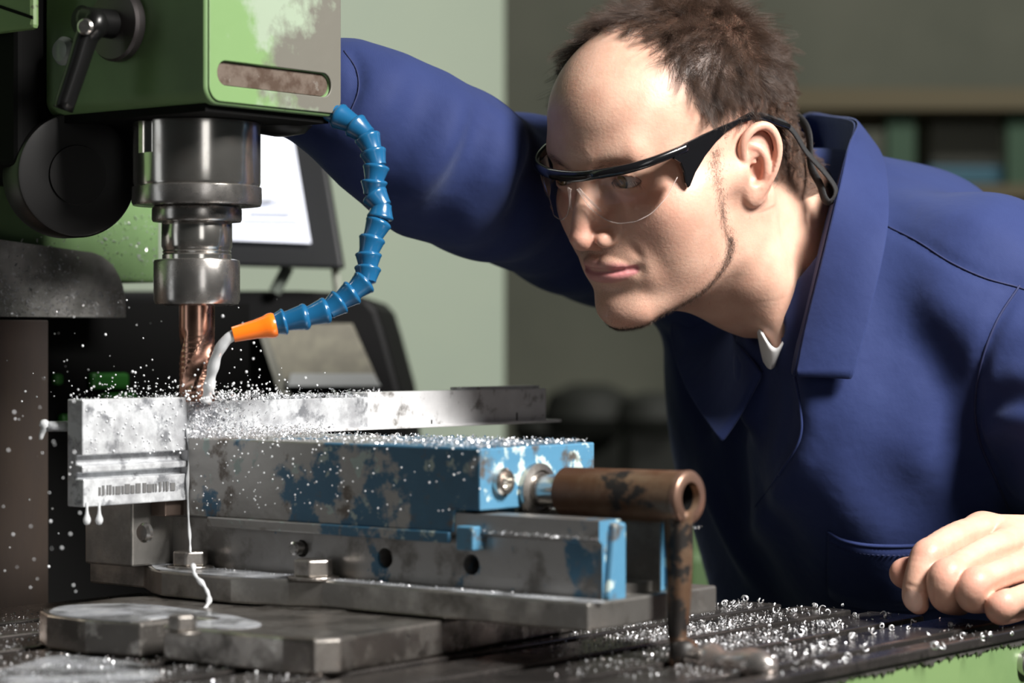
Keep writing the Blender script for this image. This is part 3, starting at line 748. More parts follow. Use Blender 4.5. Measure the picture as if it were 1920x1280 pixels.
# nose
hf.cone((0, -92, 128), (0, -105, 94), 6.3, 6.6, 10)
hf.cone((0, -103, 98), (0, -110, 81.5), 7.4, 9.2, 7)
hf.cone((9, -86, 104), (10.5, -92, 85), 7, 7.5, 12, sym=True)
hf.ell((14.2, -97.5, 78.5), (6.6, 10.8, 7.6), 4.5, sym=True)
hf.cone((0, -109, 77), (0, -97, 71), 4.6, 4.6, 4)
hf.cone((10.5, -105.5, 88), (16.5, -95, 86.5), 1.4, 1.2, 6, 'cut', sym=True)
hf.ell((7.2, -101.0, 70.6), (3.0, 6.0, 3.6), 2.5, 'cut', sym=True)
# mouth
P_, R_ = spl([(0, -94.5, 57.2), (7, -94.5, 58), (16, -91, 55.8), (23.5, -83.5, 52.0)], [4.0, 4.1, 3.2, 1.8], 9)
hf.path(P_, R_, 3.5, sym=True)
P_, R_ = spl([(0, -93.6, 46.4), (9, -92.6, 46.6), (17, -89, 48.3), (23.5, -83.5, 51.2)], [5.2, 5.0, 3.8, 1.8], 9)
hf.path(P_, R_, 3.5, sym=True)
P_, R_ = spl([(0, -99.9, 51.7), (8, -99.0, 52.2), (17, -94.5, 52.0), (27, -86, 51.8)], [1.3, 1.3, 1.3, 1.0], 9)
hf.path(P_, R_, 2.2, 'cut', sym=True)
hf.bump((29, -84, 51.5), (3.5, 4.5, 4.5), -1.6, sym=True)
hf.bump((0, -98, 65), (3, 6, 6), -1.2)
hf.bump((0, -93, 36), (15, 9, 5), -3.0)
hf.bump((20, -92, 74), (6, 8, 8), -1.4, sym=True)
P_, R_ = spl([(17.5, -97, 84), (25, -91, 73), (32, -83, 60)], [1, 1, 1], 7)
hf.crease(P_, 2.4, -2.0); hf.crease([p * [-1, 1, 1] for p in P_], 2.4, -2.0)
hf.bump((33, -76, 50), (4.5, 8, 11), 1.3, sym=True)
# eyelid opening, lid creases, bag under the eye
def rotx(a): c, s_ = math.cos(a), math.sin(a); return np.array([[1, 0, 0], [0, c, -s_], [0, s_, c]])
def roty(a): c, s_ = math.cos(a), math.sin(a); return np.array([[c, 0, s_], [0, 1, 0], [-s_, 0, c]])
def rotz(a): c, s_ = math.cos(a), math.sin(a); return np.array([[c, -s_, 0], [s_, c, 0], [0, 0, 1]])
P_, R_ = spl([(21, -92.5, 124.5), (29, -94.8, 129), (38, -91.5, 128.2), (45, -85.5, 124)], [.5, .7, .7, .3], 9)
hf.path(P_, R_, 2.5, 'cut', sym=True)
P_, R_ = spl([(21, -90, 110), (31, -91, 106.5), (41, -86, 108)], [.8, 1.0, .8], 7)
hf.path(P_, R_, 5, 'cut', sym=True)
hf.ell((32.8, -92, 120.3), (14.6, 14, 4.7), 1.4, 'cut', rot=roty(.08), sym=True)
hf.ell(EYE_C, (ER + .1,) * 3, .8, 'cut', sym=True)
# ears ---------------------------------------------------------------
EB = rotz(-.42) @ rotx(-.16)   # ear frame: x outwards, y back, z up
EO = np.array([71.0, 8.5, 108.])
def E_(x, y, z): return EO + EB @ (np.array([x * .93, y * .86 + 1.5, z * .93]))
def epath(pts, rad, n, k, mode='add'):
    P_, R_ = spl([tuple(E_(*p)) for p in pts], rad, n); hf.path(P_, R_, k, mode, sym=True)
def ear():
    hf.ell(E_(6, 4, 2), (4.2, 14, 26), 5, rot=EB, sym=True)
    hf.ell(E_(6.5, -1, -24), (4.0, 7.5, 9), 5, rot=EB, sym=True)
    epath([(5, -8, 2), (8.5, -13, 9), (11, -13.5, 19), (12.0, -8, 28), (12.0, 3, 32.5), (12.3, 13, 28.5), (13, 18.5, 17), (12.5, 18, 4), (11, 13.5, -9), (9, 6, -20), (7, 0, -27)], [2.6, 2.8, 3.1, 3.1, 3.2, 3.2, 3.2, 3.1, 3.0, 3.1, 3.6], 34, 1.6)
    hf.ell(E_(11.0, 1.0, -5), (8, 8.2, 10.5), 3, 'cut', rot=EB, sym=True)      # concha
    epath([(14, -6, 18), (14.2, 1, 23), (14.5, 9, 20), (14, 12.8, 9), (13.5, 10.8, -5)], [3.6, 4.2, 3.4, 2.6, 1.6], 16, 1.6, 'cut')  # scapha
    epath([(7, 8.0, -14), (9.5, 9.2, -4), (9.8, 8.0, 6), (8.5, 3, 13), (7, -5, 16)], [2.4, 2.7, 2.7, 2.5, 2.0], 16, 2)      # antihelix
    epath([(5, -8, 4), (6.5, 0, 2.5)], [2.0, 1.2], 5, 2)
    hf.ell(E_(7.0, -10, -6), (3.4, 3.8, 6), 4, rot=EB, sym=True)                 # tragus
    hf.ell(E_(7.8, 5.0, -17), (2.8, 4.2, 3.0), 3, rot=EB, sym=True)                # antitragus
    hf.ell(E_(8.0, -3, -8), (3.6, 3.8, 6), 2, 'cut', rot=EB, sym=True)
ear()
# neck ---------------------------------------------------------------
nb = hpx(1605, 610, 1.84); nb2 = hpx(1540, 575, 1.80)
hf.cone((0, 20, 62), nb, 50, 58, 24)
hf.path([(20, 52, 112), hpx(1452, 400, 1.80), hpx(1560, 540, 1.84)], [44, 46, 52], 26)
hf.cone((0, -32, 29), nb2, 20, 42, 22)
hf.ell((0, -22, 36), (40, 38, 25), 20)
scm = hpx(1468, 640, 1.745)
hf.path([(60, 24, 76), (np.array((58, 22, 66)) + scm) / 2 + np.array([0, 0, 0]), scm], [8, 9, 8], 26)
hf.ell(hpx(1402, 538, 1.765), (27, 27, 27), 26)
hf.ell(hpx(1394, 508, 1.738), (17, 17, 17), 24)
hf.bump(hpx(1418, 600, 1.74), 10, 1.5)
V_, F_ = hf.mesh()
headV, headF = V_, F_
# ------------------------------------------------------------------ the man: skin, eyes, hair
def nodes_of(m): return m.node_tree.nodes, m.node_tree.links
def skin_material():
    m = bpy.data.materials.new('skin'); m.use_nodes = True; N, L = nodes_of(m); b = N['Principled BSDF']
    def attr(n):
        a = N.new('ShaderNodeAttribute'); a.attribute_name = n; return a.outputs['Fac']
    def noise(sc, det=5):
        t = N.new('ShaderNodeTexNoise'); t.inputs['Scale'].default_value = sc; t.inputs['Detail'].default_value = det
        tc = N.new('ShaderNodeTexCoord'); L.new(tc.outputs['Object'], t.inputs['Vector']); return t.outputs['Fac']
    def mixc(f, a, c2):
        x = N.new('ShaderNodeMix'); x.data_type = 'RGBA'
        if isinstance(a, tuple): x.inputs[6].default_value = (*a, 1)
        else: L.new(a, x.inputs[6])
        x.inputs[7].default_value = (*c2, 1); L.new(f, x.inputs[0]); return x.outputs[2]
    def mrange(s_, a, c, lo=0, hi=1):
        r = N.new('ShaderNodeMapRange'); r.inputs[1].default_value = a; r.inputs[2].default_value = c; r.inputs[3].default_value = lo; r.inputs[4].default_value = hi
        L.new(s_, r.inputs[0]); return r.outputs[0]
    def mul(a, c):
        x = N.new('ShaderNodeMath'); x.operation = 'MULTIPLY'; L.new(a, x.inputs[0])
        if isinstance(c, (int, float)): x.inputs[1].default_value = c
        else: L.new(c, x.inputs[1])
        return x.outputs[0]
    base = mixc(mrange(noise(60), .35, .7), (0.64, 0.40, 0.30), (0.56, 0.32, 0.235))
    c = mixc(mul(attr('red'), 1.0), base, (0.56, 0.21, 0.16))
    c = mixc(mul(attr('stubble'), mrange(noise(1400, 3), .45, .62)), c, (0.14, 0.085, 0.06))
    c = mixc(attr('lips'), c, (0.50, 0.20, 0.20))
    c = mixc(attr('scalp'), c, (0.05, 0.026, 0.017))
    c = mixc(attr('nail'), c, (0.68, 0.46, 0.38))
    L.new(c, b.inputs['Base Color'])
    b.inputs['Roughness'].default_value = 0.46; b.inputs['Specular IOR Level'].default_value = 0.42
    b.inputs['Subsurface Weight'].default_value = 0.25; b.inputs['Subsurface Radius'].default_value = (1.0, .35, .2)
    b.inputs['Subsurface Scale'].default_value = 0.004
    bp = N.new('ShaderNodeBump'); bp.inputs['Strength'].default_value = .35; bp.inputs['Distance'].default_value = .0006
    L.new(noise(420, 4), bp.inputs['Height']); L.new(bp.outputs[0], b.inputs['Normal'])
    return m
M_skin = skin_material()

person = thing('person', (0.38, 2.0, 0), 'man in a blue work coat bending over the milling machine, one arm reaching behind it', 'person')

def gauss(P, c, s_):
    return np.exp(-.5 * (((P - np.array(c)) / np.array(s_)) ** 2).sum(1))
HX = np.abs(headV[:, 0]); HM = np.stack([HX, headV[:, 1], headV[:, 2]], 1)
HLaz = [0, 12, 24, 40, 46, 53, 58, 62, 66, 76, 92, 98, 108, 135, 180]
HLel = [59, 58, 56.5, 45, 33, 24, 14, 4, 1, 0, 0, -20, -34, -40, -38]
def azel(P):
    q = P - np.array([0, 10, 130]); az = np.degrees(np.arctan2(np.abs(q[:, 0]), -q[:, 1])); el = np.degrees(np.arctan2(q[:, 2], np.hypot(q[:, 0], q[:, 1])))
    return az, el
def hairmask(P, soft=5):
    az, el = azel(P); m = np.clip((el - np.interp(az, HLaz, HLel)) / soft, 0, 1)
    r = np.linalg.norm(P - np.array([0, 10, 130]), axis=1)
    x = np.abs(P[:, 0])
    ear = (x > 69) & (P[:, 1] > -14) & (P[:, 1] < 30) & (P[:, 2] < 138)
    ear |= (x > 77) & (P[:, 2] < 146)
    m[ear] = 0
    m[(P[:, 2] < 62)] = 0
    return m
lips = np.zeros(len(headV))
for (pts, rr) in (([(0, -95.5, 56.6), (7, -95.5, 57.4), (16, -92, 55.0), (23.5, -84.5, 52.3)], 5.0), ([(0, -95, 47.2), (9, -94, 47.4), (17, -90, 49), (23.5, -84.5, 51.5)], 6.0)):
    q, _ = spl(pts, [1, 1], 24)
    d = np.min([np.linalg.norm(HM - p, axis=1) for p in q], axis=0); lips = np.maximum(lips, np.clip((rr - d) / 1.6, 0, 1))
lips[headV[:, 1] > -78] = 0
red = .55 * gauss(HM, (0, -110, 82), (12, 10, 9)) + .30 * gauss(HM, (44, -66, 88), (16, 14, 14)) + .5 * gauss(HM, (80, 14, 118), (9, 16, 26)) + .35 * gauss(HM, (30, -84, 106), (14, 8, 4)) + .3 * gauss(HM, (0, -80, 12), (16, 14, 10))
BEARD = [(69, -26, 126), (70.5, -30, 112), (70.5, -31, 100), (67.5, -27, 84), (65, -21, 68), (64.0, -18, 54), (60, -22, 41), (52, -31, 29), (40, -48, 14), (26, -66, 6), (12, -84, 2.5), (0, -88, 2)]
bq, _ = spl(BEARD, [1, 1], 90)
bd = np.min([np.linalg.norm(HM - p, axis=1) for p in bq], axis=0)
stub = .55 * np.clip((7 - bd) / 5, 0, 1) + .34 * gauss(HM, (0, -86, 22), (26, 22, 18)) + .44 * gauss(HM, (12, -94, 65), (14, 8, 6)) + .20 * gauss(HM, (48, -30, 42), (22, 34, 20))
hm_ = hairmask(headV)
az_, el_ = azel(headV)
fade = np.clip((headV[:, 2] - 128) / 30, 0, 1) * .75 + .2
soft_ = hairmask(headV, 16)
scalp = np.where(az_ < 100, np.minimum(hm_, soft_ ** 1.2) * fade, hm_ * .9)

# ---- the left hand, knuckles towards the camera -----------------------
HDRES = .00095
hd_ = Field(tuple(PX(1660, 1190, 1.50)), tuple(np.array(PX(2100, 940, 1.72)) + np.array([.0, .0, 0])), HDRES)
def hp(px, py, Y): return np.array(PX(px, py, Y))
FINGERS = {  # MCP, PIP, DIP, tip with radii
    'index': [(1842, 995, 1.625, .0118), (1790, 1010, 1.60, .0108), (1741, 1043, 1.578, .0107), (1722, 1085, 1.572, .0096), (1716, 1118, 1.574, .0087), (1723, 1133, 1.577, .0068)],
    'middle': [(1900, 1016, 1.620, .0125), (1838, 1040, 1.585, .0112), (1776, 1080, 1.558, .0112), (1770, 1110, 1.562, .0104), (1778, 1124, 1.575, .0096), (1800, 1130, 1.60, .0086)],
    'ring': [(1950, 1050, 1.610, .0122), (1890, 1068, 1.575, .0108), (1828, 1095, 1.549, .0106), (1822, 1118, 1.553, .0100), (1838, 1124, 1.566, .0092), (1868, 1122, 1.588, .0082)],
    'pinky': [(1990, 1092, 1.600, .0110), (1935, 1110, 1.568, .0096), (1880, 1132, 1.544, .0094), (1874, 1146, 1.550, .0085), (1890, 1148, 1.566, .0080), (1910, 1145, 1.585, .0072)],
}
for nm, ch in FINGERS.items():
    P_, R_ = spl([hp(*c[:3]) for c in ch], [c[3] for c in ch], 26)
    # fingers of their own: joined hard so they stay apart
    hd_.path(P_, [r * .96 for r in R_], .0007)
    pip = hp(*ch[2][:3]); hd_.cone(pip, pip + np.array([0, -.0006, .0004]), ch[2][3] * 1.02, k=.004)
# back of the hand
mc = [hp(*FINGERS[n][0][:3]) for n in ('index', 'middle', 'ring', 'pinky')]
wr = hp(2130, 1060, 1.66)
for i, m_ in enumerate(mc):
    w2 = wr + np.array([0, (1.5 - i) * .008, (1.5 - i) * .008])
    hd_.path([m_, (m_ + w2) / 2, w2], [.0115, .016, .020], .008)
hd_.path([mc[0] + np.array([.006, .01, -.01]), mc[1] + np.array([.006, .012, -.014]), mc[2] + np.array([.004, .012, -.012]), mc[3] + np.array([.002, .012, -.006])], [.0105, .0115, .0115, .0095], .008)
# thumb leaving the side of the palm
P_, R_ = spl([hp(1905, 1060, 1.65), hp(1840, 1068, 1.632), hp(1770, 1072, 1.612), hp(1718, 1075, 1.598), hp(1693, 1074, 1.590)], [.017, .0135, .0108, .0105, .0086], 24)
hd_.path(P_, R_, .003)
# grooves between neighbouring fingers
for a_, b_ in (('index', 'middle'), ('middle', 'ring'), ('ring', 'pinky')):
    A = [hp(*c[:3]) for c in FINGERS[a_][:3]]; B = [hp(*c[:3]) for c in FINGERS[b_][:3]]
    g_ = [(p * .5 + q * .5) + np.array([0, -.006, .002]) for p, q in zip(A, B)]
    hd_.crease([tuple(p) for p in spline([tuple(p) for p in g_], 7)], .0032, -.0034)
for (p_, q_) in (((1717, 1050, 1.571), (1752, 1061, 1.568)), ((1720, 1056, 1.570), (1750, 1066, 1.567)), ((1704, 1096, 1.566), (1730, 1104, 1.563))):
    hd_.crease([hp(*p_), (hp(*p_) + hp(*q_)) / 2, hp(*q_)], .0011, -.0007)
# creases
for (a, b) in (((1722, 1052), (1752, 1058)), ((1706, 1098), (1728, 1104))):
    pass
handV, handF = hd_.mesh()
nailc = hp(1712, 1132, 1.566)
nail = np.clip((.0072 - np.linalg.norm((handV - nailc) * np.array([1, .8, .72]), axis=1)) / .001, 0, 1)
kn = np.zeros(len(handV))
for nm, ch in FINGERS.items():
    for j, w in ((0, .35), (2, .55)):
        kn = np.maximum(kn, w * np.exp(-.5 * (np.linalg.norm(handV - hp(*ch[j][:3]) - np.array([0, -.008, .004]), axis=1) / .0075) ** 2))
kn = np.maximum(kn, .6 * np.exp(-.5 * (np.linalg.norm(handV - hp(1693, 1074, 1.590), axis=1) / .010) ** 2))
kn = np.maximum(kn, .35 * np.clip((EYE - (1128 - 640) * 1.57 / FPX - handV[:, 2]) / .01, 0, 1))

# ---- what is under the coat: trunk, arms; a continuous body ------------
SHN, SHF = np.array(PX(1842, 575, 1.76)), np.array(PX(1120, 400, 1.99))
Lx = SHN - SHF; Lx[2] = 0; Lx /= np.linalg.norm(Lx)
SPN = [np.array(p) for p in ((.215, 1.885, 1.19), (.255, 1.925, 1.03), (.335, 1.99, .86), (.39, 2.03, .72))]
Ux = SPN[0] - SPN[2]; Ux /= np.linalg.norm(Ux); Ux -= Lx * (Ux @ Lx); Ux /= np.linalg.norm(Ux)
Bx = np.cross(Ux, Lx)
if Bx[0] < 0: Bx = -Bx
BR = np.stack([Lx, Bx, Ux], 1)
bf = Field((-.25, 1.45, .0), (.78, 2.3, 1.38), .009)
BCH = SPN[1] + np.array([.02, .02, 0])
bf.ell(BCH, (.135, .058, .20), .02, rot=BR); bf.ell(SPN[3], (.120, .070, .10), .03, rot=BR); bf.path([SPN[0], BCH, SPN[2], SPN[3]], [.045, .05, .06, .07], .02)
bf.cone(SHF, SHN, .040, .040, .03)
ELN = np.array(PX(2190, 930, 1.66)); ARMF = [(1120, 400, 1.98, .050), (980, 370, 1.88, .046), (840, 320, 1.76, .040), (760, 252, 1.73, .038), (660, 190, 1.71, .032), (560, 152, 1.70, .026), (530, 150, 1.70, .026)]
bf.path([SHN, (SHN + ELN) / 2, ELN, np.array(wr)], [.05, .045, .037, .026], .02)
bf.path([hp(*a[:3]) for a in ARMF], [a[3] for a in ARMF], .02)
for q in ((520, 150, 1.705), (505, 128, 1.71), (505, 165, 1.705)): bf.cone(hp(530, 150, 1.70), hp(*q), .020, .012, .01)
for sgn in (-1, 1):
    hipj = SPN[3] + Lx * .09 * sgn - np.array([0, 0, .04])
    bf.path([hipj, np.array([.37, 1.99, .44]) + Lx * .10 * sgn, np.array([.42, 2.03, .09]) + Lx * .11 * sgn], [.066, .055, .040], .02)
bf.cone(np.array(H2W(nb)[0]), SPN[0], .052, .06, .03)
bodyV, bodyF = bf.mesh()

def joined(parts):
    V = np.concatenate([p[0] for p in parts]); o = 0; F = []
    for p in parts: F.append(p[1] + o); o += len(p[0])
    return V, np.concatenate(F)
HW = H2W(headV)
VV, FF = joined([(HW, headF), (handV, handF), (bodyV, bodyF)])
nb_ = len(bodyV); nh = len(handV)
def cat3(a, b=None): return np.concatenate([a, np.zeros(nh) if b is None else b, np.zeros(nb_)])
body = np_mesh('body', VV, FF, M_skin, person, attrs={'lips': cat3(lips), 'red': cat3(red, kn), 'stubble': cat3(stub), 'scalp': cat3(scalp), 'nail': cat3(np.zeros(len(headV)), nail)})

# eyes ------------------------------------------------------------------
def eye_material():
    m = bpy.data.materials.new('eye_surface'); m.use_nodes = True; N, L = nodes_of(m); b = N['Principled BSDF']
    a = N.new('ShaderNodeAttribute'); a.attribute_name = 'off'
    r = N.new('ShaderNodeValToRGB'); L.new(a.outputs['Fac'], r.inputs[0])
    cr = r.color_ramp; cr.elements[0].position = 0; cr.elements[0].color = (.004, .004, .004, 1); cr.elements[1].position = .155; cr.elements[1].color = (.004, .004, .004, 1)
    for p, c in ((.17, (.16, .10, .03)), (.36, (.19, .13, .05)), (.43, (.03, .022, .012)), (.47, (.40, .35, .33)), (.54, (.82, .77, .74)), (1, (.62, .42, .36))):
        e = cr.elements.new(p); e.color = (*c, 1)
    L.new(r.outputs[0], b.inputs['Base Color']); b.inputs['Roughness'].default_value = .08; b.inputs['Coat Weight'].default_value = 1; b.inputs['Coat Roughness'].default_value = .02
    return m
M_eye = eye_material()
gaze = np.array([-.12, -1.0, -.10]); 
for sx_ in (1, -1):
    c = H2W(EYE_C * [sx_, 1, 1])[0]; g = HR @ (gaze if sx_ == 1 else gaze * [1, 1, 1]); g /= np.linalg.norm(g)
    mb = MB().lathe([(ER * HS * math.sin(a), ER * HS * math.cos(a)) for a in np.linspace(0.005, 3.135, 60)], c, g, 48)
    V = np.array([tuple(v) for v in mb.v]); o = mb.build('eye', M_eye, person, smooth=True, label='brown eye')
    ang_ = np.arccos(np.clip(((V - c) / np.linalg.norm(V - c, axis=1)[:, None]) @ g, -1, 1))
    at = o.data.attributes.new('off', 'FLOAT', 'POINT'); at.data.foreach_set('value', (ang_ / 1.1).clip(0, 1).astype(np.float32))

# hair ------------------------------------------------------------------
rng = np.random.default_rng(7)
def tri_setup(V, F):
    c = V[F].mean(1); n = np.cross(V[F[:, 2]] - V[F[:, 0]], V[F[:, 3]] - V[F[:, 1]]); a = np.linalg.norm(n, axis=1) + 1e-12
    return c, n / a[:, None], a / 2
HC, HN, HA = tri_setup(headV, headF)
def scatter(w, n):
    p = w * HA; p = p / p.sum(); i = rng.choice(len(HC), n, p=p)
    s1, s2 = rng.random((2, n, 1)); q = headV[headF[i]]
    P = (q[:, 0] * (1 - s1) + q[:, 1] * s1) * (1 - s2) + (q[:, 3] * (1 - s1) + q[:, 2] * s1) * s2
    return P, HN[i]
def strands(name, P, N_, comb, length, lift, rad, m, wob=.25, npt=6, curl=.0, parent=None, label=None, clump=0):
    n = len(P); T = comb - N_ * (comb * N_).sum(1, keepdims=True); T /= np.linalg.norm(T, axis=1, keepdims=True) + 1e-9
    D = T * (1 - lift[:, None]) + N_ * lift[:, None] + rng.normal(0, wob, (n, 3)); D /= np.linalg.norm(D, axis=1, keepdims=True)
    pts = [P - N_ * .3]; step = length / (npt - 1); ph = rng.normal(0, 1, (n, 3))
    cur = P.copy()
    for k in range(1, npt):
        t = k / (npt - 1); d = D + (T * .9 - N_ * .35) * t * (1 - lift[:, None]) * 1.0 + ph * curl * math.sin(t * 5); d /= np.linalg.norm(d, axis=1, keepdims=True)
        cur = cur + d * step[:, None]; pts.append(cur.copy())
    if clump:
        from mathutils.kdtree import KDTree
        ns = clump; sd = rng.choice(n, ns, replace=False); kd = KDTree(ns)
        for i_, j_ in enumerate(sd): kd.insert(Vector(P[j_]), i_)
        kd.balance(); own = sd[np.array([kd.find(Vector(p))[1] for p in P])]
        for k in range(1, npt):
            t = k / (npt - 1); lead = pts[k][own]; w = .75 * t ** 1.3
            tw = ph[own] * (length[own, None] * .22 * t)
            pts[k] = pts[k] * (1 - w) + lead * w + tw
    A = np.stack(pts, 1).reshape(-1, 3); W = H2W(A)
    cu = bpy.data.hair_curves.new(name); cu.add_curves([npt] * n)
    org = np.array(wloc(parent)); cu.points.foreach_set('position', (W - org).astype(np.float32).ravel())
    rr = np.tile(np.linspace(1, .25, npt), n) * np.repeat(rad, npt) if hasattr(rad, '__len__') else np.tile(np.linspace(1, .25, npt), n) * rad
    at = cu.attributes.get('radius') or cu.attributes.new('radius', 'FLOAT', 'POINT'); at.data.foreach_set('value', rr.astype(np.float32))
    cu.materials.append(m)
    o = bpy.data.objects.new(name, cu); COL.objects.link(o); o.parent = parent
    if label: o['label'] = label
    return o
def hair_mat(name, c1, c2):
    m = bpy.data.materials.new(name); m.use_nodes = True; N, L = nodes_of(m); b = N['Principled BSDF']
    h = N.new('ShaderNodeHairInfo'); mx = N.new('ShaderNodeMix'); mx.data_type = 'RGBA'
    mx.inputs[6].default_value = (*c1, 1); mx.inputs[7].default_value = (*c2, 1); L.new(h.outputs['Random'], mx.inputs[0]); L.new(mx.outputs[2], b.inputs['Base Color'])
    b.inputs['Roughness'].default_value = .42; b.inputs['Specular IOR Level'].default_value = .45
    return m
M_hair = hair_mat('brown_hair', (.024, .013, .009), (.085, .050, .034))
M_stub = hair_mat('short_brown_hair', (.10, .055, .035), (.20, .12, .08))
crown = np.array([0, 62, 222.])
def comb_field(P):
    d = P - crown; d[:, 0] *= .8
    f = d / (np.linalg.norm(d, axis=1, keepdims=True) + 1e-6)
    # top hair is brushed forwards and a little to his right, sides fall
    side = np.clip((np.abs(P[:, 0]) - 35) / 35, 0, 1)[:, None]
    fwd = np.array([-.25, -1, .1]); dn = np.array([0, -.25, -1.0])
    g = f * .4 + (1 - side) * fwd * .9 + side * dn * 1.0
    back = np.clip((P[:, 1] - 40) / 40, 0, 1)[:, None]
    g = g * (1 - back) + back * (np.array([0, .1, -1.0]) + f * .5)
    # tufts turn this way and that
    tw = np.stack([np.sin(P[:, 1] * .13 + 2 * np.sin(P[:, 2] * .11)), np.sin(P[:, 2] * .12 + P[:, 0] * .09), np.sin(P[:, 0] * .12 + P[:, 1] * .07 + 1)], 1)
    return g + tw * .55
cm = headV[headF].mean(1)
hmF = hairmask(cm, 4.0) * (.12 + .88 * hairmask(cm, 15) ** 1.3); azF, elF = azel(cm)
low = np.clip((cm[:, 2] - 126) / 40, 0.0, 1)
frontT = (azF < 95)
dens = hmF * np.where(frontT, .18 + .82 * low, np.clip((cm[:, 2] - 62) / 30, .35, 1))
camW = W2H(np.array([[0, 0, EYE]]))[0]
P, N_ = scatter(dens, 52000)
azP, elP = azel(P)
lowP = np.clip((P[:, 2] - 120) / 62, 0, 1)
edge_ = np.clip((elP - np.interp(azP, HLaz, HLel)) / 14, 0.12, 1)
ln = (4.5 + 17 * lowP ** 1.3) * (.4 + .6 * edge_) * rng.uniform(.7, 1.25, len(P))
ln[(azP > 100) & (P[:, 2] < 120)] *= 1.4
lift = np.clip(.50 - .1 * lowP + rng.normal(0, .10, len(P)), .2, .8)
strands('hair', P, N_, comb_field(P.copy()), ln, lift, 6.5e-5 * rng.uniform(.8, 1.3, len(P)), M_hair, wob=.20, curl=.12, clump=2600, parent=person, label='short brown receding hair')
# beard line, sideburns and stubble
bdF = np.min([np.linalg.norm(np.stack([np.abs(cm[:, 0]), cm[:, 1], cm[:, 2]], 1) - p, axis=1) for p in bq[::2]], axis=0)
wB = np.exp(-.5 * (bdF / np.where(cm[:, 2] > 60, 3.3, 2.0)) ** 2) + .004 * np.exp(-.5 * (bdF / 12) ** 2); wB[bdF > 30] = 0
wB = wB * np.where(cm[:, 2] > 60, .40, 1.7)
P, N_ = scatter(wB, 5200)
beardcomb = np.tile(np.array([0, -.35, -1.0]), (len(P), 1))
strands('beard_stubble', P, N_, beardcomb, rng.uniform(1.6, 3.6, len(P)), np.clip(rng.normal(.45, .1, len(P)), .2, .8), 6.5e-5, M_hair, wob=.25, npt=4, parent=person, label='thin trimmed beard line along the jaw')
# eyebrows and lashes
bp_, _ = spl([(13, -95, 134), (24, -92, 138), (35, -86, 139.5), (43, -79, 138)], [1, 1], 30)
ax3 = np.stack([np.abs(cm[:, 0]), cm[:, 1], cm[:, 2]], 1)
bwd = np.min([np.linalg.norm(ax3 - p, axis=1) for p in bp_], axis=0)
P, N_ = scatter(np.exp(-.5 * (bwd / 2.6) ** 2) * (bwd < 7), 420)
cmb = np.stack([np.sign(P[:, 0]), np.full(len(P), .5), np.full(len(P), .25)], 1)
strands('eyebrows', P, N_, cmb, rng.uniform(3, 5.5, len(P)), np.clip(rng.normal(.3, .08, len(P)), .1, .6), 5e-5, M_stub, wob=.15, npt=4, parent=person)
lp, _ = spl([(20.5, -90.2, 119.5), (27, -92.3, 122.8), (34, -91.8, 123.0), (40, -88.5, 121.2), (44.5, -84, 118.5)], [1, 1], 70)
lp = np.array(lp); lp = np.concatenate([lp, lp * [-1, 1, 1]]); ln_ = np.tile(np.array([[0, -.75, .1]]), (len(lp), 1))
strands('eyelashes', lp, ln_ / np.linalg.norm(ln_, axis=1, keepdims=True), np.stack([np.sign(lp[:, 0]) * .4, np.full(len(lp), -1.), np.full(len(lp), -.3)], 1), np.full(len(lp), 6.5), np.full(len(lp), .3), 7e-5, M_hair, wob=.1, npt=5, parent=person)
# ------------------------------------------------------------------ the blue work coat
def cloth(name, col, sc=1.0):
    m = mat(name, col, .78, spots=[((col[0] * .8, col[1] * .8, col[2] * .86), 9, .55, .12, .82, 0)], spec=.25, Sheen_Weight=.12, Sheen_Roughness=.5)
    N, L = nodes_of(m); b = N['Principled BSDF']; b.inputs['Sheen Tint'].default_value = (.6, .7, 1, 1)
    tc = N.new('ShaderNodeTexCoord'); mp = N.new('ShaderNodeMapping'); mp.inputs['Rotation'].default_value = (.4, .5, .8); L.new(tc.outputs['Object'], mp.inputs[0])
    w = N.new('ShaderNodeTexWave'); w.inputs['Scale'].default_value = 420; w.inputs['Distortion'].default_value = 1.2; w.inputs['Detail'].default_value = 2; L.new(mp.outputs[0], w.inputs['Vector'])
    nz = N.new('ShaderNodeTexNoise'); nz.inputs['Scale'].default_value = 26; nz.inputs['Detail'].default_value = 5; L.new(mp.outputs[0], nz.inputs['Vector'])
    b1 = N.new('ShaderNodeBump'); b1.inputs['Strength'].default_value = .6; b1.inputs['Distance'].default_value = .003; L.new(nz.outputs['Fac'], b1.inputs['Height'])
    b2 = N.new('ShaderNodeBump'); b2.inputs['Strength'].default_value = .05; b2.inputs['Distance'].default_value = .0006; L.new(w.outputs['Fac'], b2.inputs['Height']); L.new(b1.outputs[0], b2.inputs['Normal'])
    L.new(b2.outputs[0], b.inputs['Normal'])
    return m
M_coat = cloth('blue_twill', (0.0155, 0.027, 0.100))
M_thread = mat('dark_blue_thread', (0.012, 0.018, 0.07), .8)
M_shirt = mat('white_cotton', (.72, .72, .72), .85, bump=.2)
cf = Field((-.30, 1.50, .44), (.68, 2.30, 1.39), .0034)
cf.ell(SPN[1] + np.array([.034, .028, 0]), (.182, .092, .26), .05, rot=BR)
cf.ell(SPN[2] - np.array([0, 0, .02]), (.165, .098, .20), .06, rot=BR)
cf.path([SPN[1], SPN[2], SPN[3], SPN[3] + np.array([-.01, -.005, -.22])], [.080, .092, .125, .17], .05)
cf.ell(SPN[3] - np.array([0, 0, .03]), (.185, .125, .17), .06, rot=BR)
cf.path([np.array(PX(1590, 640, 1.79)), np.array(PX(1640, 800, 1.795)), np.array(PX(1700, 960, 1.825)), np.array(PX(1730, 1120, 1.87))], [.078, .084, .080, .08], .06)
cf.cone(SHF, SHN, .066, .070, .05)
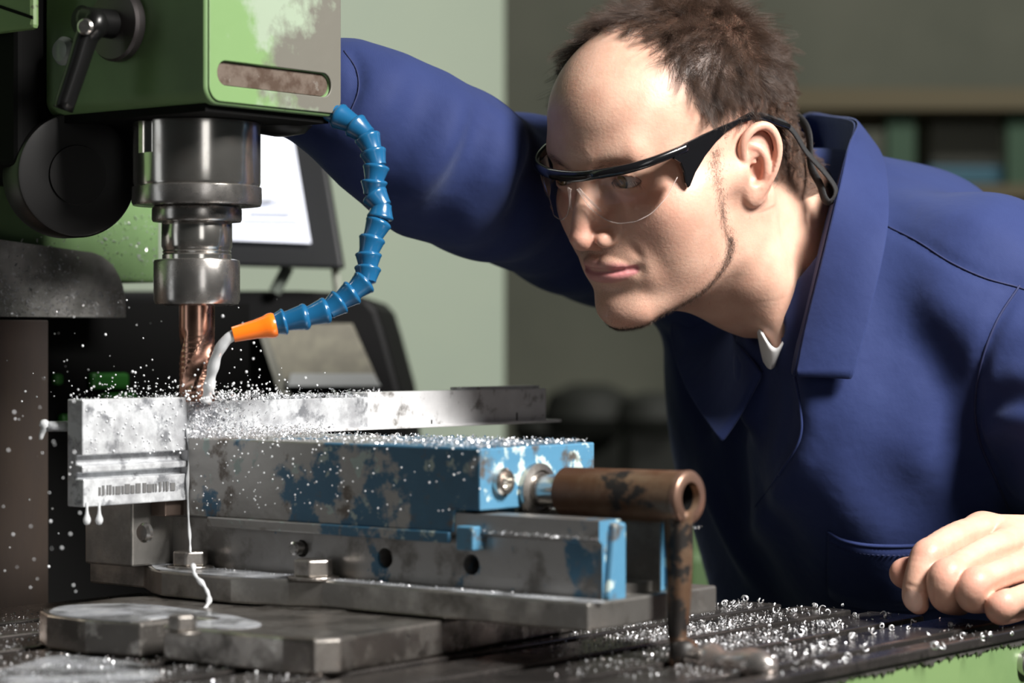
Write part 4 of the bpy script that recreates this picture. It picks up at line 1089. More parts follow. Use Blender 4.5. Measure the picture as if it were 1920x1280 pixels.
cf.ell(np.array(PX(1690, 500, 1.90)), (.09, .08, .078), .06)
cf.path([SHN, SHN * .5 + ELN * .5, ELN, np.array(PX(2080, 1040, 1.64))], [.070, .066, .058, .046], .04)
SLF = [(1150, 405, 1.99, .074), (1060, 385, 1.93, .0655), (980, 363, 1.88, .0600), (905, 350, 1.81, .0535), (835, 306, 1.76, .0590), (770, 262, 1.73, .0545), (700, 222, 1.715, .0490), (640, 190, 1.71, .0405), (565, 170, 1.705, .0350)]
cf.path([hp(*a[:3]) for a in SLF], [a[3] for a in SLF], .012)
def fcast(f, px, py, y0=1.45, y1=2.25):
    """first point of a field met along the sight line through a pixel"""
    k = PX(px, py, 1.0); k = np.array([k.x, 1.0, k.z - EYE])
    ys = np.arange(y0, y1, .0015); P = np.stack([k[0] * ys, ys, EYE + k[2] * ys], 1)
    I = np.round((P - f.lo) / f.h).astype(int); n = f.D.shape
    ok = ((I >= 0) & (I < np.array(n))).all(1); I = np.clip(I, 0, np.array(n) - 1)
    d = f.D[I[:, 0], I[:, 1], I[:, 2]]; hit = np.where((d < 0) & ok)[0]
    return P[hit[0]] if len(hit) else None
def on(f, pts, n=20, dy=0.0):
    q = [fcast(f, *p) for p in pts]; q = [p for p in q if p is not None]
    if len(q) < 2: return []
    return [np.array(p) + np.array([0, dy, 0]) for p in spline([tuple(p) for p in q], n)]
def fold(pts, sig, amp, n=12):
    q = on(cf, pts, n)
    if q: cf.crease(q, sig, amp)
# cloth is never smooth: low waves all over
def waves(X, Y, Z):
    a = np.sin(31 * (X * .8 + Z * .6) + 2.5 * np.sin(13 * Y + 9 * Z)) * np.sin(19 * (Z - X * .5) + 2 * np.sin(11 * X + 5 * Y))
    return (.0022 * a + .0012 * np.sin(55 * (X + .4 * Z) + 3 * np.sin(17 * Z + 8 * Y))).astype(np.float32)
cf.apply(waves, cf.lo, cf.lo + np.array(cf.D.shape) * cf.h, 0, 'bump')
# far sleeve
fold([(905, 208), (885, 260), (855, 330), (825, 400), (805, 460)], .011, -.012)
fold([(890, 200), (860, 270), (830, 340), (800, 420)], .013, .007)
fold([(935, 215), (935, 270), (915, 330)], .010, .006)
fold([(800, 140), (775, 220), (710, 300), (650, 320)], .013, -.006)
fold([(730, 115), (715, 180), (660, 250), (600, 270)], .013, .006)
fold([(850, 190), (825, 290), (770, 370)], .011, .006)
fold([(660, 95), (672, 150), (652, 215)], .0035, -.004)
fold([(1010, 220), (1000, 300), (965, 400)], .012, -.009)
fold([(980, 215), (960, 300), (930, 380)], .012, .006)
# near shoulder, chest and sleeve
fold([(1690, 560), (1735, 630), (1785, 700), (1812, 790), (1825, 900)], .018, -.011)
fold([(1640, 590), (1665, 700), (1700, 800), (1750, 880)], .014, -.004)
fold([(1600, 820), (1660, 900), (1740, 960)], .018, -.008)
fold([(1745, 560), (1790, 610), (1818, 690)], .014, .007)
fold([(1560, 740), (1580, 860), (1570, 980)], .020, .009)
fold([(1680, 690), (1735, 790), (1760, 900)], .016, .008)
fold([(1850, 775), (1885, 752), (1935, 745)], .007, -.008)
fold([(1850, 800), (1890, 785), (1940, 790)], .009, .007)
fold([(1862, 885), (1900, 850), (1945, 850)], .008, -.008)
fold([(1855, 700), (1890, 660), (1940, 650)], .010, -.006)
fold([(1905, 530), (1868, 600), (1840, 680), (1828, 760), (1838, 830), (1868, 900), (1895, 965)], .0045, -.006)
fold([(1664, 424), (1720, 452), (1780, 490), (1845, 520), (1915, 540)], .0035, -.0022)
fold([(1680, 360), (1760, 400), (1850, 430), (1920, 480)], .012, .003)
# front opening: placket and lapel of the far side
fold([(1510, 715), (1512, 760), (1510, 810), (1490, 870), (1440, 950), (1400, 1020)], .010, .010)
fold([(1480, 720), (1486, 790), (1470, 860), (1420, 940)], .010, -.006)
fold([(1425, 650), (1425, 760), (1405, 860)], .014, -.009)
fold([(1300, 620), (1325, 720), (1365, 810)], .010, .014)
fold([(1265, 640), (1290, 720), (1330, 810)], .010, -.010)
fold([(1385, 640), (1400, 740), (1405, 800)], .010, .010)
fold([(1345, 620), (1365, 720), (1395, 820)], .008, -.014)
fold([(1320, 900), (1370, 1000), (1420, 1090)], .012, .010)
fold([(1400, 880), (1440, 980), (1500, 1080)], .02, -.010)
# neck opening
nbw = H2W(nb)[0]; hw0 = H2W(np.array([0, 20, 62.]))[0]
nend = np.array(PX(1560, 550, 1.83))
cf.cone(hw0, nend, .066, .050, .008, 'cut')
cf.cone(H2W(np.array([0, -40, 20.]))[0], np.array(PX(1440, 600, 1.76)), .040, .016, .006, 'cut')
cf.cone(np.array(PX(1452, 620, 1.74)), np.array(PX(1466, 678, 1.75)), .010, .005, .003, 'cut')
coatV, coatF = cf.mesh()
coat = np_mesh('work_coat', coatV, coatF, M_coat, person, label='long-sleeved blue twill work coat')
def sheet(name, rows, m, parent, thick=.0018, sub=2, label=None):
    """a cloth panel through rows of points (all rows the same length)"""
    n = len(rows[0]); V = [p for r in rows for p in r]; F = [(j * n + i, j * n + i + 1, (j + 1) * n + i + 1, (j + 1) * n + i) for j in range(len(rows) - 1) for i in range(n - 1)]
    o = mesh_obj(name, V, F, m, parent, smooth=True, label=label)
    s_ = o.modifiers.new('sub', 'SUBSURF'); s_.levels = s_.render_levels = sub
    t = o.modifiers.new('thick', 'SOLIDIFY'); t.thickness = thick; t.offset = 0
    return o
def row(pts, n=22): return [tuple(p) for p in spline([PX(*p) for p in pts], n)]
E1 = [(1491, 706, 1.700), (1510, 610, 1.706), (1545, 470, 1.712), (1576, 340, 1.735), (1592, 270, 1.765), (1608, 227, 1.805), (1560, 219, 1.925), (1516, 213, 1.965), (1486, 240, 1.975), (1440, 330, 1.955), (1370, 450, 1.95), (1345, 560, 1.90), (1375, 630, 1.82), (1430, 700, 1.755)]
E15 = [(1546, 708, 1.692), (1575, 590, 1.694), (1612, 450, 1.706), (1624, 340, 1.745), (1628, 280, 1.790), (1618, 240, 1.825), (1566, 232, 1.945), (1512, 230, 1.98), (1470, 260, 1.995), (1410, 350, 1.99), (1340, 470, 1.985), (1303, 570, 1.93), (1325, 680, 1.84), (1390, 775, 1.765)]
E2 = [(1599, 711, 1.688), (1634, 575, 1.692), (1664, 430, 1.712), (1663, 335, 1.760), (1653, 292, 1.805), (1628, 262, 1.855), (1572, 262, 1.96), (1505, 262, 1.995), (1455, 300, 2.01), (1390, 380, 2.01), (1310, 480, 2.0), (1258, 590, 1.945), (1278, 710, 1.85), (1352, 830, 1.765)]
E0 = [(1484, 700, 1.712), (1500, 620, 1.724), (1530, 500, 1.738), (1552, 400, 1.765), (1572, 345, 1.80), (1570, 345, 1.93), (1540, 345, 2.01), (1500, 335, 2.03), (1470, 340, 2.02), (1420, 400, 1.93), (1365, 480, 1.93), (1360, 560, 1.88), (1390, 640, 1.81), (1434, 696, 1.76)]
sheet('collar_stand', [row(E1), row([((a[0] + b[0]) / 2, (a[1] + b[1]) / 2, (a[2] + b[2]) / 2) for a, b in zip(E1, E0)]), row(E0)], M_coat, coat)
CT = BVHTree.FromPolygons([tuple(p) for p in coatV], [tuple(f) for f in coatF.tolist()])
HT_ = BVHTree.FromPolygons([tuple(p) for p in HW], [tuple(f) for f in headF.tolist()])
def in_front(px, py, gap, far=1.78):
    o_ = Vector((0, 0, EYE)); d = (PX(px, py, 1.0) - o_).normalized(); ys = [h[0].y for h in (CT.ray_cast(o_, d),) if h[0]]
    return tuple(PX(px, py, min(ys + [far]) - gap))
def clear_of(rw, gap):
    out = []
    for p in rw:
        p = Vector(p); h = CT.ray_cast(Vector((0, 0, EYE)), (p - Vector((0, 0, EYE))).normalized())
        if h[0] and -.07 < h[0].y - gap - p.y < 0: p = Vector((0, 0, EYE)) + (p - Vector((0, 0, EYE))) * ((h[0].y - gap) / p.y)
        out.append(tuple(p))
    return out
_e2, _e15, _e1 = [row(e, 48) for e in (E2, E15, E1)]
def lerp3(t):
    return [tuple(np.array(a) * (1 - t) * (1 - 2 * t) + 4 * np.array(b) * t * (1 - t) + np.array(c) * t * (2 * t - 1)) for a, b, c in zip(_e2, _e15, _e1)]
sheet('collar', [clear_of(lerp3(t), .004 + .003 * math.sin(math.pi * t)) for t in (0, .06, .25, .5, .75, .94, 1)], M_coat, coat, sub=1)
# inner turn of the near front panel and the shirt neckline
us = [[(1418, 600, 1.748), (1431, 628, 1.738), (1443, 646, 1.731), (1456, 653, 1.729), (1468, 642, 1.729), (1482, 619, 1.738)],
      [(1424, 640, 1.748), (1433, 652, 1.740), (1442, 662, 1.733), (1451, 668, 1.731), (1458, 664, 1.731), (1467, 652, 1.738)],
      [(1432, 676, 1.752), (1436, 682, 1.745), (1440, 688, 1.740), (1444, 691, 1.738), (1447, 690, 1.738), (1451, 686, 1.742)]]
sheet('undershirt', [row(r_, 14) for r_ in us], M_shirt, person, sub=1, label='white undershirt at the neck')
# placket edge below the collar, seams and pocket
CT = BVHTree.FromPolygons([tuple(p) for p in coatV], [tuple(f) for f in coatF.tolist()])
def csurf(px, py, lift=0.0):
    o_ = Vector((0, 0, EYE)); d = (PX(px, py, 1.0) - o_).normalized(); h = CT.ray_cast(o_, d)
    return h[0] - d * lift if h[0] else None
def line_on(pts, n, lift):
    q = [tuple(p) for p in spline([(a, b, 0) for a, b in pts], n)]; r = [csurf(a, b, lift) for a, b, _ in q]; return [p for p in r if p]
def seam(name, pts, r=.0007, n=50, lift=.0002, m=M_thread):
    p = line_on(pts, n, lift)
    if len(p) > 2: return MB().tube(p, r, 6).build(name, m, coat, smooth=True)
seam('shoulder_seam', [(1664, 424), (1720, 452), (1780, 490), (1845, 520), (1915, 540), (1960, 560)])
seam('armhole_seam', [(1912, 535), (1870, 600), (1840, 680), (1828, 760), (1838, 830), (1868, 900), (1895, 965)], .0009)
seam('placket_edge', [(1490, 706), (1500, 760), (1503, 804), (1492, 840), (1460, 890)], .0012, lift=.0008, m=M_coat)
seam('front_edge_seam', [(1501, 812), (1484, 850), (1452, 900), (1415, 950)], .0007, lift=.0003, m=M_coat)
seam('cuff_seam', [(645, 95), (668, 130), (672, 170), (655, 215)], .0006)
pk = [(1552, 996), (1580, 1012), (1625, 1022), (1690, 1024), (1750, 1020), (1800, 1008)]
seam('pocket_hem', pk, .0015, lift=.0009, m=M_coat)
pr = [line_on([(a, b + dy) for a, b in pk], 24, .0014) for dy in (1, 40, 80, 120)]
if all(len(r) == 24 for r in pr): sheet('chest_pocket', [[tuple(p) for p in r] for r in pr], M_coat, coat, thick=.0012, sub=1)
st = line_on([(a, b + 17) for a, b in pk], 70, .0026)
mb = MB()
for i in range(0, len(st) - 1, 2): mb.tube([st[i], st[i].lerp(st[i + 1], .95)], .00045, 5)
if mb.v: mb.build('pocket_stitching', M_thread, coat)
# trousers and shoes
tf = Field((.1, 1.75, .05), (.68, 2.3, .62), .008)
for sgn in (-1, 1):
    hipj = SPN[3] + Lx * .09 * sgn - np.array([0, 0, .14])
    tf.path([hipj, np.array([.37, 1.99, .44]) + Lx * .10 * sgn, np.array([.42, 2.03, .07]) + Lx * .11 * sgn], [.10, .078, .065], .03)
tv, tF = tf.mesh(); np_mesh('trousers', tv, tF, cloth('navy_trouser_cloth', (.012, .018, .07)), person)
for sgn in (-1, 1):
    a = np.array([.42, 2.03, .05]) + Lx * .11 * sgn; fd = np.array([-.73, -.68, 0])
    zf = Field(a - np.array([.3, .3, .06]), a + np.array([.15, .15, .12]), .005)
    zf.path([a - fd * .03 - np.array([0, 0, .005]), a + fd * .08 - np.array([0, 0, .015]), a + fd * .17 - np.array([0, 0, .02])], [.042, .040, .028], .02)
    zf.cone(a, a + np.array([0, 0, .06]), .04, .045, .01)
    zf.apply(lambda X, Y, Z: (-(0 * X + 0 * Y + Z) + .002), a - .3, a + .3, .004, 'cut') if False else None
    sv, sF = zf.mesh(); sv[:, 2] = np.maximum(sv[:, 2], .003); np_mesh('shoe', sv, sF, M_black, person)
# ------------------------------------------------------------------ control screen and console behind the spindle
mon = thing('control_monitor', PX(520, 505, 2.30), 'dark grey control monitor showing a white page behind the spindle', 'monitor')
def quad(name, pts, m, parent, d=(0, .02, 0), **k): return MB().prism([PX(*p) for p in pts], d).build(name, m, parent, **k)
quad('screen_frame', [(405, 180, 2.34), (590, 180, 2.34), (643, 503, 2.30), (380, 496, 2.30)], M_graphite, mon, (0, .035, 0), bevel=.003)
def emis(name, col, st):
    m = bpy.data.materials.new(name); m.use_nodes = True; b = m.node_tree.nodes['Principled BSDF']
    b.inputs['Base Color'].default_value = (*col, 1); b.inputs['Emission Color'].default_value = (*col, 1); b.inputs['Emission Strength'].default_value = st; b.inputs['Roughness'].default_value = .3
    return m
quad('screen', [(400, 200, 2.334), (540, 200, 2.334), (583, 456, 2.298), (385, 448, 2.298)], emis('lit_white_screen', (.76, .79, .90), .52), mon, (0, .002, 0))
for i, (x0, x1, y) in enumerate(((480, 530, 372), (490, 510, 376), (455, 560, 412), (450, 520, 436), (470, 545, 398))):
    quad('screen_text_line', [(x0, y, 2.303), (x1, y + 1, 2.303), (x1 + 1, y + 5, 2.302), (x0, y + 4, 2.302)], M_greyline if False else mat('grey_screen_line', (.45, .47, .52), .5), mon, (0, -.0012, 0))
MB().tube([PX(540, 500, 2.33), PX(515, 548, 2.33)], .006, 12).build('stand_rod', mat('dull_stand', (.12, .14, .12), .5), mon)
MB().tube([PX(628, 500, 2.33), PX(634, 548, 2.34)], .004, 12).build('stand_rod', mat('pale_stand', (.40, .42, .36), .5), mon)
con = thing('control_console', PX(480, 760, 2.30), 'black rounded control console with a beige sloping panel under the monitor', 'console')
con.location.z = 0
top = [(215, 545), (560, 545), (655, 549), (690, 560), (708, 580), (722, 625), (752, 735), (770, 900), (215, 900)]
quad('housing', [(x, y, 2.34) for x, y in top], mat('black_console', (.005, .005, .0055), .6, spec=.2), con, (0, .35, 0), bevel=.006)
a_ = PX(215, 900, 2.34); b2_ = PX(770, 900, 2.34)
MB().box(a_.x, b2_.x, 2.34, 2.69, 0, a_.z).build('pedestal', M_void, con)
quad('beige_panel', [(492, 606, 2.333), (660, 606, 2.333), (712, 722, 2.30), (532, 722, 2.30)], mat('beige_keypad', (.21, .20, .155), .6, spots=[((.16, .15, .12), 60, .5, .1, .6, 0)]), con, (0, .006, 0), bevel=.001)
quad('panel_ledge', [(545, 700, 2.298), (700, 700, 2.298), (715, 724, 2.29), (538, 724, 2.29)], mat('grey_keys', (.30, .31, .31), .5), con, (0, -.004, 0), bevel=.001)
quad('panel_edge', [(478, 600, 2.33), (492, 606, 2.331), (545, 742, 2.29), (525, 742, 2.29)], mat('dim_frame', (.14, .14, .12), .5), con, (0, .004, 0))
# ------------------------------------------------------------------ safety glasses
M_frame = mat('glossy_black_frame', (0.006, 0.006, 0.007), 0.16, coat=.4)
M_cord = mat('black_woven_cord', (0.010, 0.010, 0.011), .8, bump=.5, bscale=900)
def lens_material(name, tint=(1, 1, 1), extra=0.0):
    m = bpy.data.materials.new(name); m.use_nodes = True; N, L = nodes_of(m); N.remove(N['Principled BSDF'])
    t = N.new('ShaderNodeBsdfTransparent'); t.inputs[0].default_value = (*tint, 1); g = N.new('ShaderNodeBsdfGlossy'); g.inputs['Roughness'].default_value = .03
    f = N.new('ShaderNodeFresnel'); f.inputs[0].default_value = 1.5; a = N.new('ShaderNodeMath'); a.inputs[1].default_value = extra; L.new(f.outputs[0], a.inputs[0])
    mx = N.new('ShaderNodeMixShader'); L.new(a.outputs[0], mx.inputs[0]); L.new(t.outputs[0], mx.inputs[1]); L.new(g.outputs[0], mx.inputs[2]); L.new(mx.outputs[0], N['Material Output'].inputs[0])
    return m
M_lens = lens_material('clear_polycarbonate', (.985, .975, .97)); M_rim = mat('lens_edge', (.70, .60, .56), .15, 0, Alpha=.32)
def hv(*p): return Vector(H2W(np.array(p, float))[0])
glasses = thing('safety_glasses', hv(0, -100, 130), 'clear safety glasses with black brow bar and neck cord on the man\'s face', 'safety glasses')
half = [(0, -110.5, 129.3), (12, -110.3, 129.8), (25, -108.6, 131), (45, -99, 132.8), (58, -85, 134.8), (66, -68, 137), (69.5, -56, 138.5)]
bar = [(-a, b, c) for a, b, c in half[:0:-1]] + half
bs = spline(bar, 60)
def section_bar(pts, hh, ww):
    """flattened bar through head-space points, hh half height, ww half depth"""
    V = []; F = []; n = 12; m = len(pts)
    for i, p in enumerate(pts):
        t = (Vector(pts[min(i + 1, m - 1)]) - Vector(pts[max(i - 1, 0)])).normalized(); up = Vector((0, 0.25, 1)); nrm = t.cross(up).normalized()
        h_, w_ = (hh(i / (m - 1)), ww(i / (m - 1)))
        for k in range(n):
            q = 2 * math.pi * k / n; c, s_ = math.cos(q), math.sin(q)
            V.append(hv(*(Vector(p) + up * (h_ * np.sign(c) * abs(c) ** .7) + nrm * (w_ * np.sign(s_) * abs(s_) ** .8))))
    for j in range(m - 1):
        for i in range(n): F.append((j * n + i, j * n + (i + 1) % n, (j + 1) * n + (i + 1) % n, (j + 1) * n + i))
    F += [tuple(range(n))[::-1], tuple(range((m - 1) * n, m * n))]
    return MB().add(V, F)
section_bar(bs, lambda t: 4.2 - 1.0 * abs(2 * t - 1), lambda t: 3.0).build('brow_bar', M_frame, glasses, smooth=True)
for sx_ in (1, -1):
    # wide end piece running into the temple arm, outline given as (y, z)
    ol = [(-70, 133.5), (-66, 140.2), (-56, 142.0), (-40, 143.6), (-22, 145), (-4, 146), (8, 145), (9, 142), (-4, 142.4), (-16, 140), (-28, 135), (-40, 127.5), (-51, 118), (-57.5, 109.5), (-59.8, 108.5), (-61, 112.5), (-61.5, 121), (-64, 129)]
    V = []; F = []; m = len(ol)
    for off in (0, 2.6):
        for y, z in ol: V.append(hv(sx_ * (67.5 + off + (y + 62) * .125 - .06 * max(0, 138 - z)), y, z))
    F = [tuple(range(m))[::-1], tuple(range(m, 2 * m))] + [(i, (i + 1) % m, m + (i + 1) % m, m + i) for i in range(m)]
    MB().add(V, F).build('temple_arm', M_frame, glasses, bevel=.0006)
    # lens
    NX, NZ = 44, 10; V = []
    xs = np.linspace(3, 66, NX)
    zb = np.interp(xs, [3, 6, 9, 13, 20, 30, 42, 52, 60, 64, 66], [121, 114, 107, 101.5, 95, 90.5, 91, 95.5, 104, 112, 122])
    zb = np.convolve(np.pad(zb, 2, mode='edge'), [.15, .2, .3, .2, .15], 'valid')
    def ybar(x): return np.interp(x, [0, 12, 25, 45, 58, 66], [-110.5, -110.3, -108.6, -99, -85, -68])
    def lp3(x, z): return hv(sx_ * x, ybar(x) + .6 + .0045 * (131 - z) ** 2, z)
    for i, x in enumerate(xs):
        zt_ = np.interp(x, [0, 25, 45, 58, 66], [129, 130.5, 132.3, 134, 136])
        for j in range(NZ): V.append(lp3(x, zb[i] + (zt_ - zb[i]) * j / (NZ - 1)))
    F = [(i * NZ + j, (i + 1) * NZ + j, (i + 1) * NZ + j + 1, i * NZ + j + 1) for i in range(NX - 1) for j in range(NZ - 1)]
    MB().add(V, F).build('lens', M_lens, glasses, smooth=True, label='clear curved lens')
    MB().tube(spline([V[i * NZ] for i in range(NX)], 60), .00045, 8).build('lens_edge', M_rim, glasses, smooth=True)
    MB().tube(spline([hv(sx_ * 5, -109.5, 120), hv(sx_ * 8.5, -106.5, 113), hv(sx_ * 13, -103, 105), hv(sx_ * 15.5, -100, 99.5)], 16), [.0013] * 14 + [.001, .0004], 10, flat=.5).build('nose_pad', M_rim, glasses, smooth=True)
# cord: one loop behind the ear, then round the back of the head
cd = [hv(72, 6, 144), hv(75.5, 20, 143), PX(1478, 237, 1.712), PX(1512, 285, 1.722), PX(1545, 322, 1.728), PX(1565, 350, 1.731), PX(1566, 368, 1.731), PX(1556, 379, 1.731), PX(1546, 372, 1.731), PX(1537, 345, 1.736), PX(1520, 310, 1.748), hv(62, 92, 110), hv(30, 118, 116), hv(0, 124, 118), hv(-35, 114, 120), hv(-66, 78, 128), hv(-80, 30, 142), hv(-75, 6, 144)]
MB().tube(spline(cd, 140), .0034, 12, flat=.42, up=(.5, -.6, .5)).build('neck_cord', M_cord, glasses, smooth=True)
MB().tube(spline([hv(73, -4, 144), hv(74.5, 6, 145), hv(75.5, 18, 143.5), PX(1478, 238, 1.711)], 14), .0024, 10).build('cord_sleeve', M_frame, glasses, smooth=True)
# ------------------------------------------------------------------ chips, swarf, coolant
R_ = random.Random(11)
M_chip = mat('bright_aluminium_chip', (0.86, 0.87, 0.90), .28, .75)
M_drop = mat('milky_droplet', (0.85, 0.87, 0.90), .1, 0, spec=.8)
M_film = mat('milky_wet_film', (0.52, 0.54, 0.58), .14, 0, spots=[((.66, .68, .70), 70, .55, .05, .1, 0), ((.26, .27, .28), 30, .56, .05, .2, .3)], bump=.4, bscale=160)
_N, _L = nodes_of(M_film); _b = _N['Principled BSDF']; _t = _N.new('ShaderNodeTexNoise'); _t.inputs['Scale'].default_value = 26; _t.inputs['Detail'].default_value = 6
_c = _N.new('ShaderNodeTexCoord'); _L.new(_c.outputs['Object'], _t.inputs['Vector']); _r = _N.new('ShaderNodeMapRange'); _r.inputs[1].default_value = .42; _r.inputs[2].default_value = .58; _r.inputs[3].default_value = .45; _r.inputs[4].default_value = .9
_L.new(_t.outputs['Fac'], _r.inputs[0]); _L.new(_r.outputs[0], _b.inputs['Alpha'])
def rv(): return Vector((R_.gauss(0, 1), R_.gauss(0, 1), R_.gauss(0, 1))).normalized()
def flakes(points, lo, hi):
    mb = MB()
    for p in points:
        s_ = R_.uniform(lo, hi); a = rv() * s_; b = a.cross(rv()).normalized() * s_ * R_.uniform(.2, .5); c = a.cross(b).normalized() * s_ * R_.uniform(.2, .6)
        p = Vector(p); mb.add([p - a - b, p - a + b, p + b + c, p - b + c, p + a + b, p + a - b], [(0, 1, 2, 3), (3, 2, 4, 5)])
    return mb
def curl_pts(p, r, turns, pitch, ax):
    ax = ax.normalized(); a = ax.orthogonal().normalized(); b = ax.cross(a); n = int(10 * turns) + 3; ph = R_.uniform(0, 6.3)
    return [p + ax * (pitch * i / n) + (a * math.cos(ph + 6.283 * turns * i / n) + b * math.sin(ph + 6.283 * turns * i / n)) * r * (1 - .4 * i / n) for i in range(n)]
def tabz(px, py):
    Y = .185 * FPX / (py - 640); p = PX(px, py, Y); return p
def slot_ok(p):
    v = -SU * p.x + CU * p.y; u = CU * p.x + SU * p.y
    return V0 + .003 < v < 1.3 and u < 1.445 and all(abs(v - s) > .0075 for s in slots)
# countable curls lying on the table, each its own thing
spots_ = [(1672, 1183), (1652, 1178), (1640, 1190), (1702, 1180), (1706, 1172), (1600, 1157), (1612, 1160), (1665, 1158), (1578, 1133), (1545, 1146), (1552, 1150), (1530, 1141), (1455, 1150), (1458, 1146), (1486, 1148), (1540, 1176), (1558, 1180), (1572, 1183), (1575, 1170), (1500, 1190), (1512, 1186), (1520, 1222), (1505, 1228), (1545, 1215), (1595, 1200), (1600, 1205), (1560, 1210), (1780, 1176), (1812, 1176), (1753, 1214), (1762, 1212), (1803, 1198), (1844, 1198), (1857, 1188), (1895, 1187), (1440, 1172), (1425, 1160), (1470, 1205), (1480, 1226), (1450, 1190), (1410, 1140), (1380, 1142), (1430, 1128), (1395, 1128), (1360, 1136), (1490, 1240), (1540, 1250), (1580, 1243), (1590, 1236), (1625, 1218)]
for i, (px, py) in enumerate(spots_):
    p = tabz(px, py)
    if not slot_ok(p): p = tabz(px, py + 4)
    r = R_.uniform(.0010, .0026); mb = MB(); ax = Vector((R_.uniform(-1, 1), R_.uniform(-1, 1), R_.uniform(-.2, .5)))
    q = curl_pts(p + Vector((0, 0, r * .95)), r, R_.uniform(.7, 2.2), R_.uniform(.002, .006), ax)
    zmin = min(a.z for a in q); q = [a + Vector((0, 0, TABLE_Z + .0003 - zmin)) for a in q]
    mb.tube(q, [.00035 + .00022 * math.sin(3.14 * k / len(q)) for k in range(len(q))], 5)
    if px > 1740: wh = 'bright aluminium curl on the table strip below the resting hand'
    elif px > 1625: wh = 'bright aluminium curl on the dark table just left of the thumb'
    elif py < 1165: wh = 'bright aluminium curl near the far end of the table strips, before the coat'
    elif py > 1210: wh = 'bright aluminium curl close to the near green edge of the table'
    elif px > 1535: wh = 'bright aluminium curl in the middle of the table between crank and hand'
    else: wh = 'bright aluminium curl on the table just right of the vise crank'
    finish(mb.build('metal_curl', M_chip, smooth=True), wh, 'metal chip', wh.replace('curl', 'curls', 1))
def stuff(mb, name, m, label, cat, smooth=False):
    return finish(mb.build(name, m, smooth=smooth), label, cat, kind='stuff')
pts = []
for _ in range(4600):
    if R_.random() < .62: px, py = R_.gauss(1290, 110), R_.gauss(1188, 30)
    elif R_.random() < .6: px, py = R_.uniform(1030, 1560), R_.uniform(1125, 1270)
    else: px, py = R_.uniform(1300, 1920), R_.uniform(1125, 1260)
    if py < 1112: continue
    p = tabz(px, py)
    if slot_ok(p): pts.append(p + Vector((0, 0, R_.uniform(.0002, .0012))))
stuff(flakes(pts, .0003, .0012), 'table_swarf', M_chip, 'fine bright aluminium swarf scattered over the table right of the vise', 'swarf')
pts = []
for _ in range(3800):
    px, py = R_.uniform(-30, 620), R_.uniform(1100, 1300)
    p = tabz(px, py)
    if slot_ok(p): pts.append(p + Vector((0, 0, R_.uniform(.0002, .0012))))
stuff(flakes(pts, .0003, .0010), 'wet_swarf', M_chip, 'wet grey swarf on the table left of the vise', 'swarf')
# on the vise jaw and workpiece
pts = [UV(R_.uniform(JU0 + .001, JU1), JV0 + abs(R_.gauss(0, .09)) % .245 if R_.random() < .4 else R_.uniform(JV0, JV1), ZT + R_.uniform(.0002, .002)) for _ in range(1500)]
pts += [UV(R_.uniform(JU0 - .001, JU1), WV - abs(R_.gauss(0, .012)), ZT + abs(R_.gauss(.001, .003))) for _ in range(1600)]
stuff(flakes(pts, .0004, .0014), 'jaw_swarf', M_chip, 'bright swarf heaped along the top of the blue vise jaw', 'swarf')
pts = [UV(R_.uniform(uM - .01, uS + .02) if R_.random() < .8 else R_.uniform(uL, uM), WV + R_.uniform(0, WT), ztop - .003 + abs(R_.gauss(0, .0022))) for _ in range(1400)]
pts += [UV(uM + abs(R_.gauss(0, .03)), WV - .0005 - abs(R_.gauss(0, .0006)), R_.uniform(.125, .146)) for _ in range(500)]
stuff(flakes(pts, .0004, .0015), 'bar_swarf', M_chip, 'wet swarf on top of the aluminium bar by the cutter', 'swarf')
pts = [UV(R_.uniform(1.097, 1.105) if R_.random() < .5 else R_.uniform(1.191, 1.212), R_.uniform(EV, JV0 - .002), .0725 + R_.uniform(0, .0012)) for _ in range(260)]
pts += [UV(R_.uniform(1.09, 1.10), R_.uniform(.84, 1.2), zf1 + R_.uniform(0, .0008)) for _ in range(160)]
stuff(flakes(pts, .0004, .0012), 'rail_swarf', M_chip, 'bright swarf on the guide rails of the vise', 'swarf')
pts = []
for _ in range(900):
    px, py = R_.uniform(-10, 230), 592 - abs(R_.gauss(0, 60)); u, z = pv(px, py, 1.4046)
    if py > 440 and (px < 150 or py > 540): pts.append(UV(u, 1.4046, z))
for _ in range(160):
    px, py = R_.uniform(180, 295), R_.uniform(400, 528); u, z = pv(px, py, 1.4195); pts.append(UV(u, 1.4195, z))
stuff(flakes(pts, .0005, .0017), 'casting_swarf', M_chip, 'bright chips stuck to the grey saddle casting at the left', 'swarf')
# droplets
def drops(points, lo, hi):
    mb = MB()
    for p in points:
        r = R_.uniform(lo, hi); p = Vector(p); e = [(1, 0, 0), (-1, 0, 0), (0, 1, 0), (0, -1, 0), (0, 0, 1), (0, 0, -1)]
        ring = []
        for j, (zz, rr, k) in enumerate(((-1, 0, 1), (-.6, .8, 6), (.2, .98, 6), (.8, .6, 6), (1, 0, 1))): ring.append([p + Vector((rr * r * math.cos(6.283 * i / 6), rr * r * math.sin(6.283 * i / 6), zz * r)) for i in range(k)])
        b = ring[0] + ring[1] + ring[2] + ring[3] + ring[4]; F = [(0, 1 + (i + 1) % 6, 1 + i) for i in range(6)]
        for a in (1, 7): F += [(a + i, a + (i + 1) % 6, a + 6 + (i + 1) % 6, a + 6 + i) for i in range(6)]
        F += [(13 + i, 13 + (i + 1) % 6, 19) for i in range(6)]
        mb.add(b, F)
    return mb
pts = []
for _ in range(260):
    px, py, Y = R_.gauss(330, 120), 748 - abs(R_.gauss(0, 26)), R_.uniform(1.5, 1.75); pts.append(PX(px, py, Y))
for _ in range(45):
    pts.append(PX(R_.uniform(90, 540), R_.uniform(560, 745), R_.uniform(1.45, 1.9)))
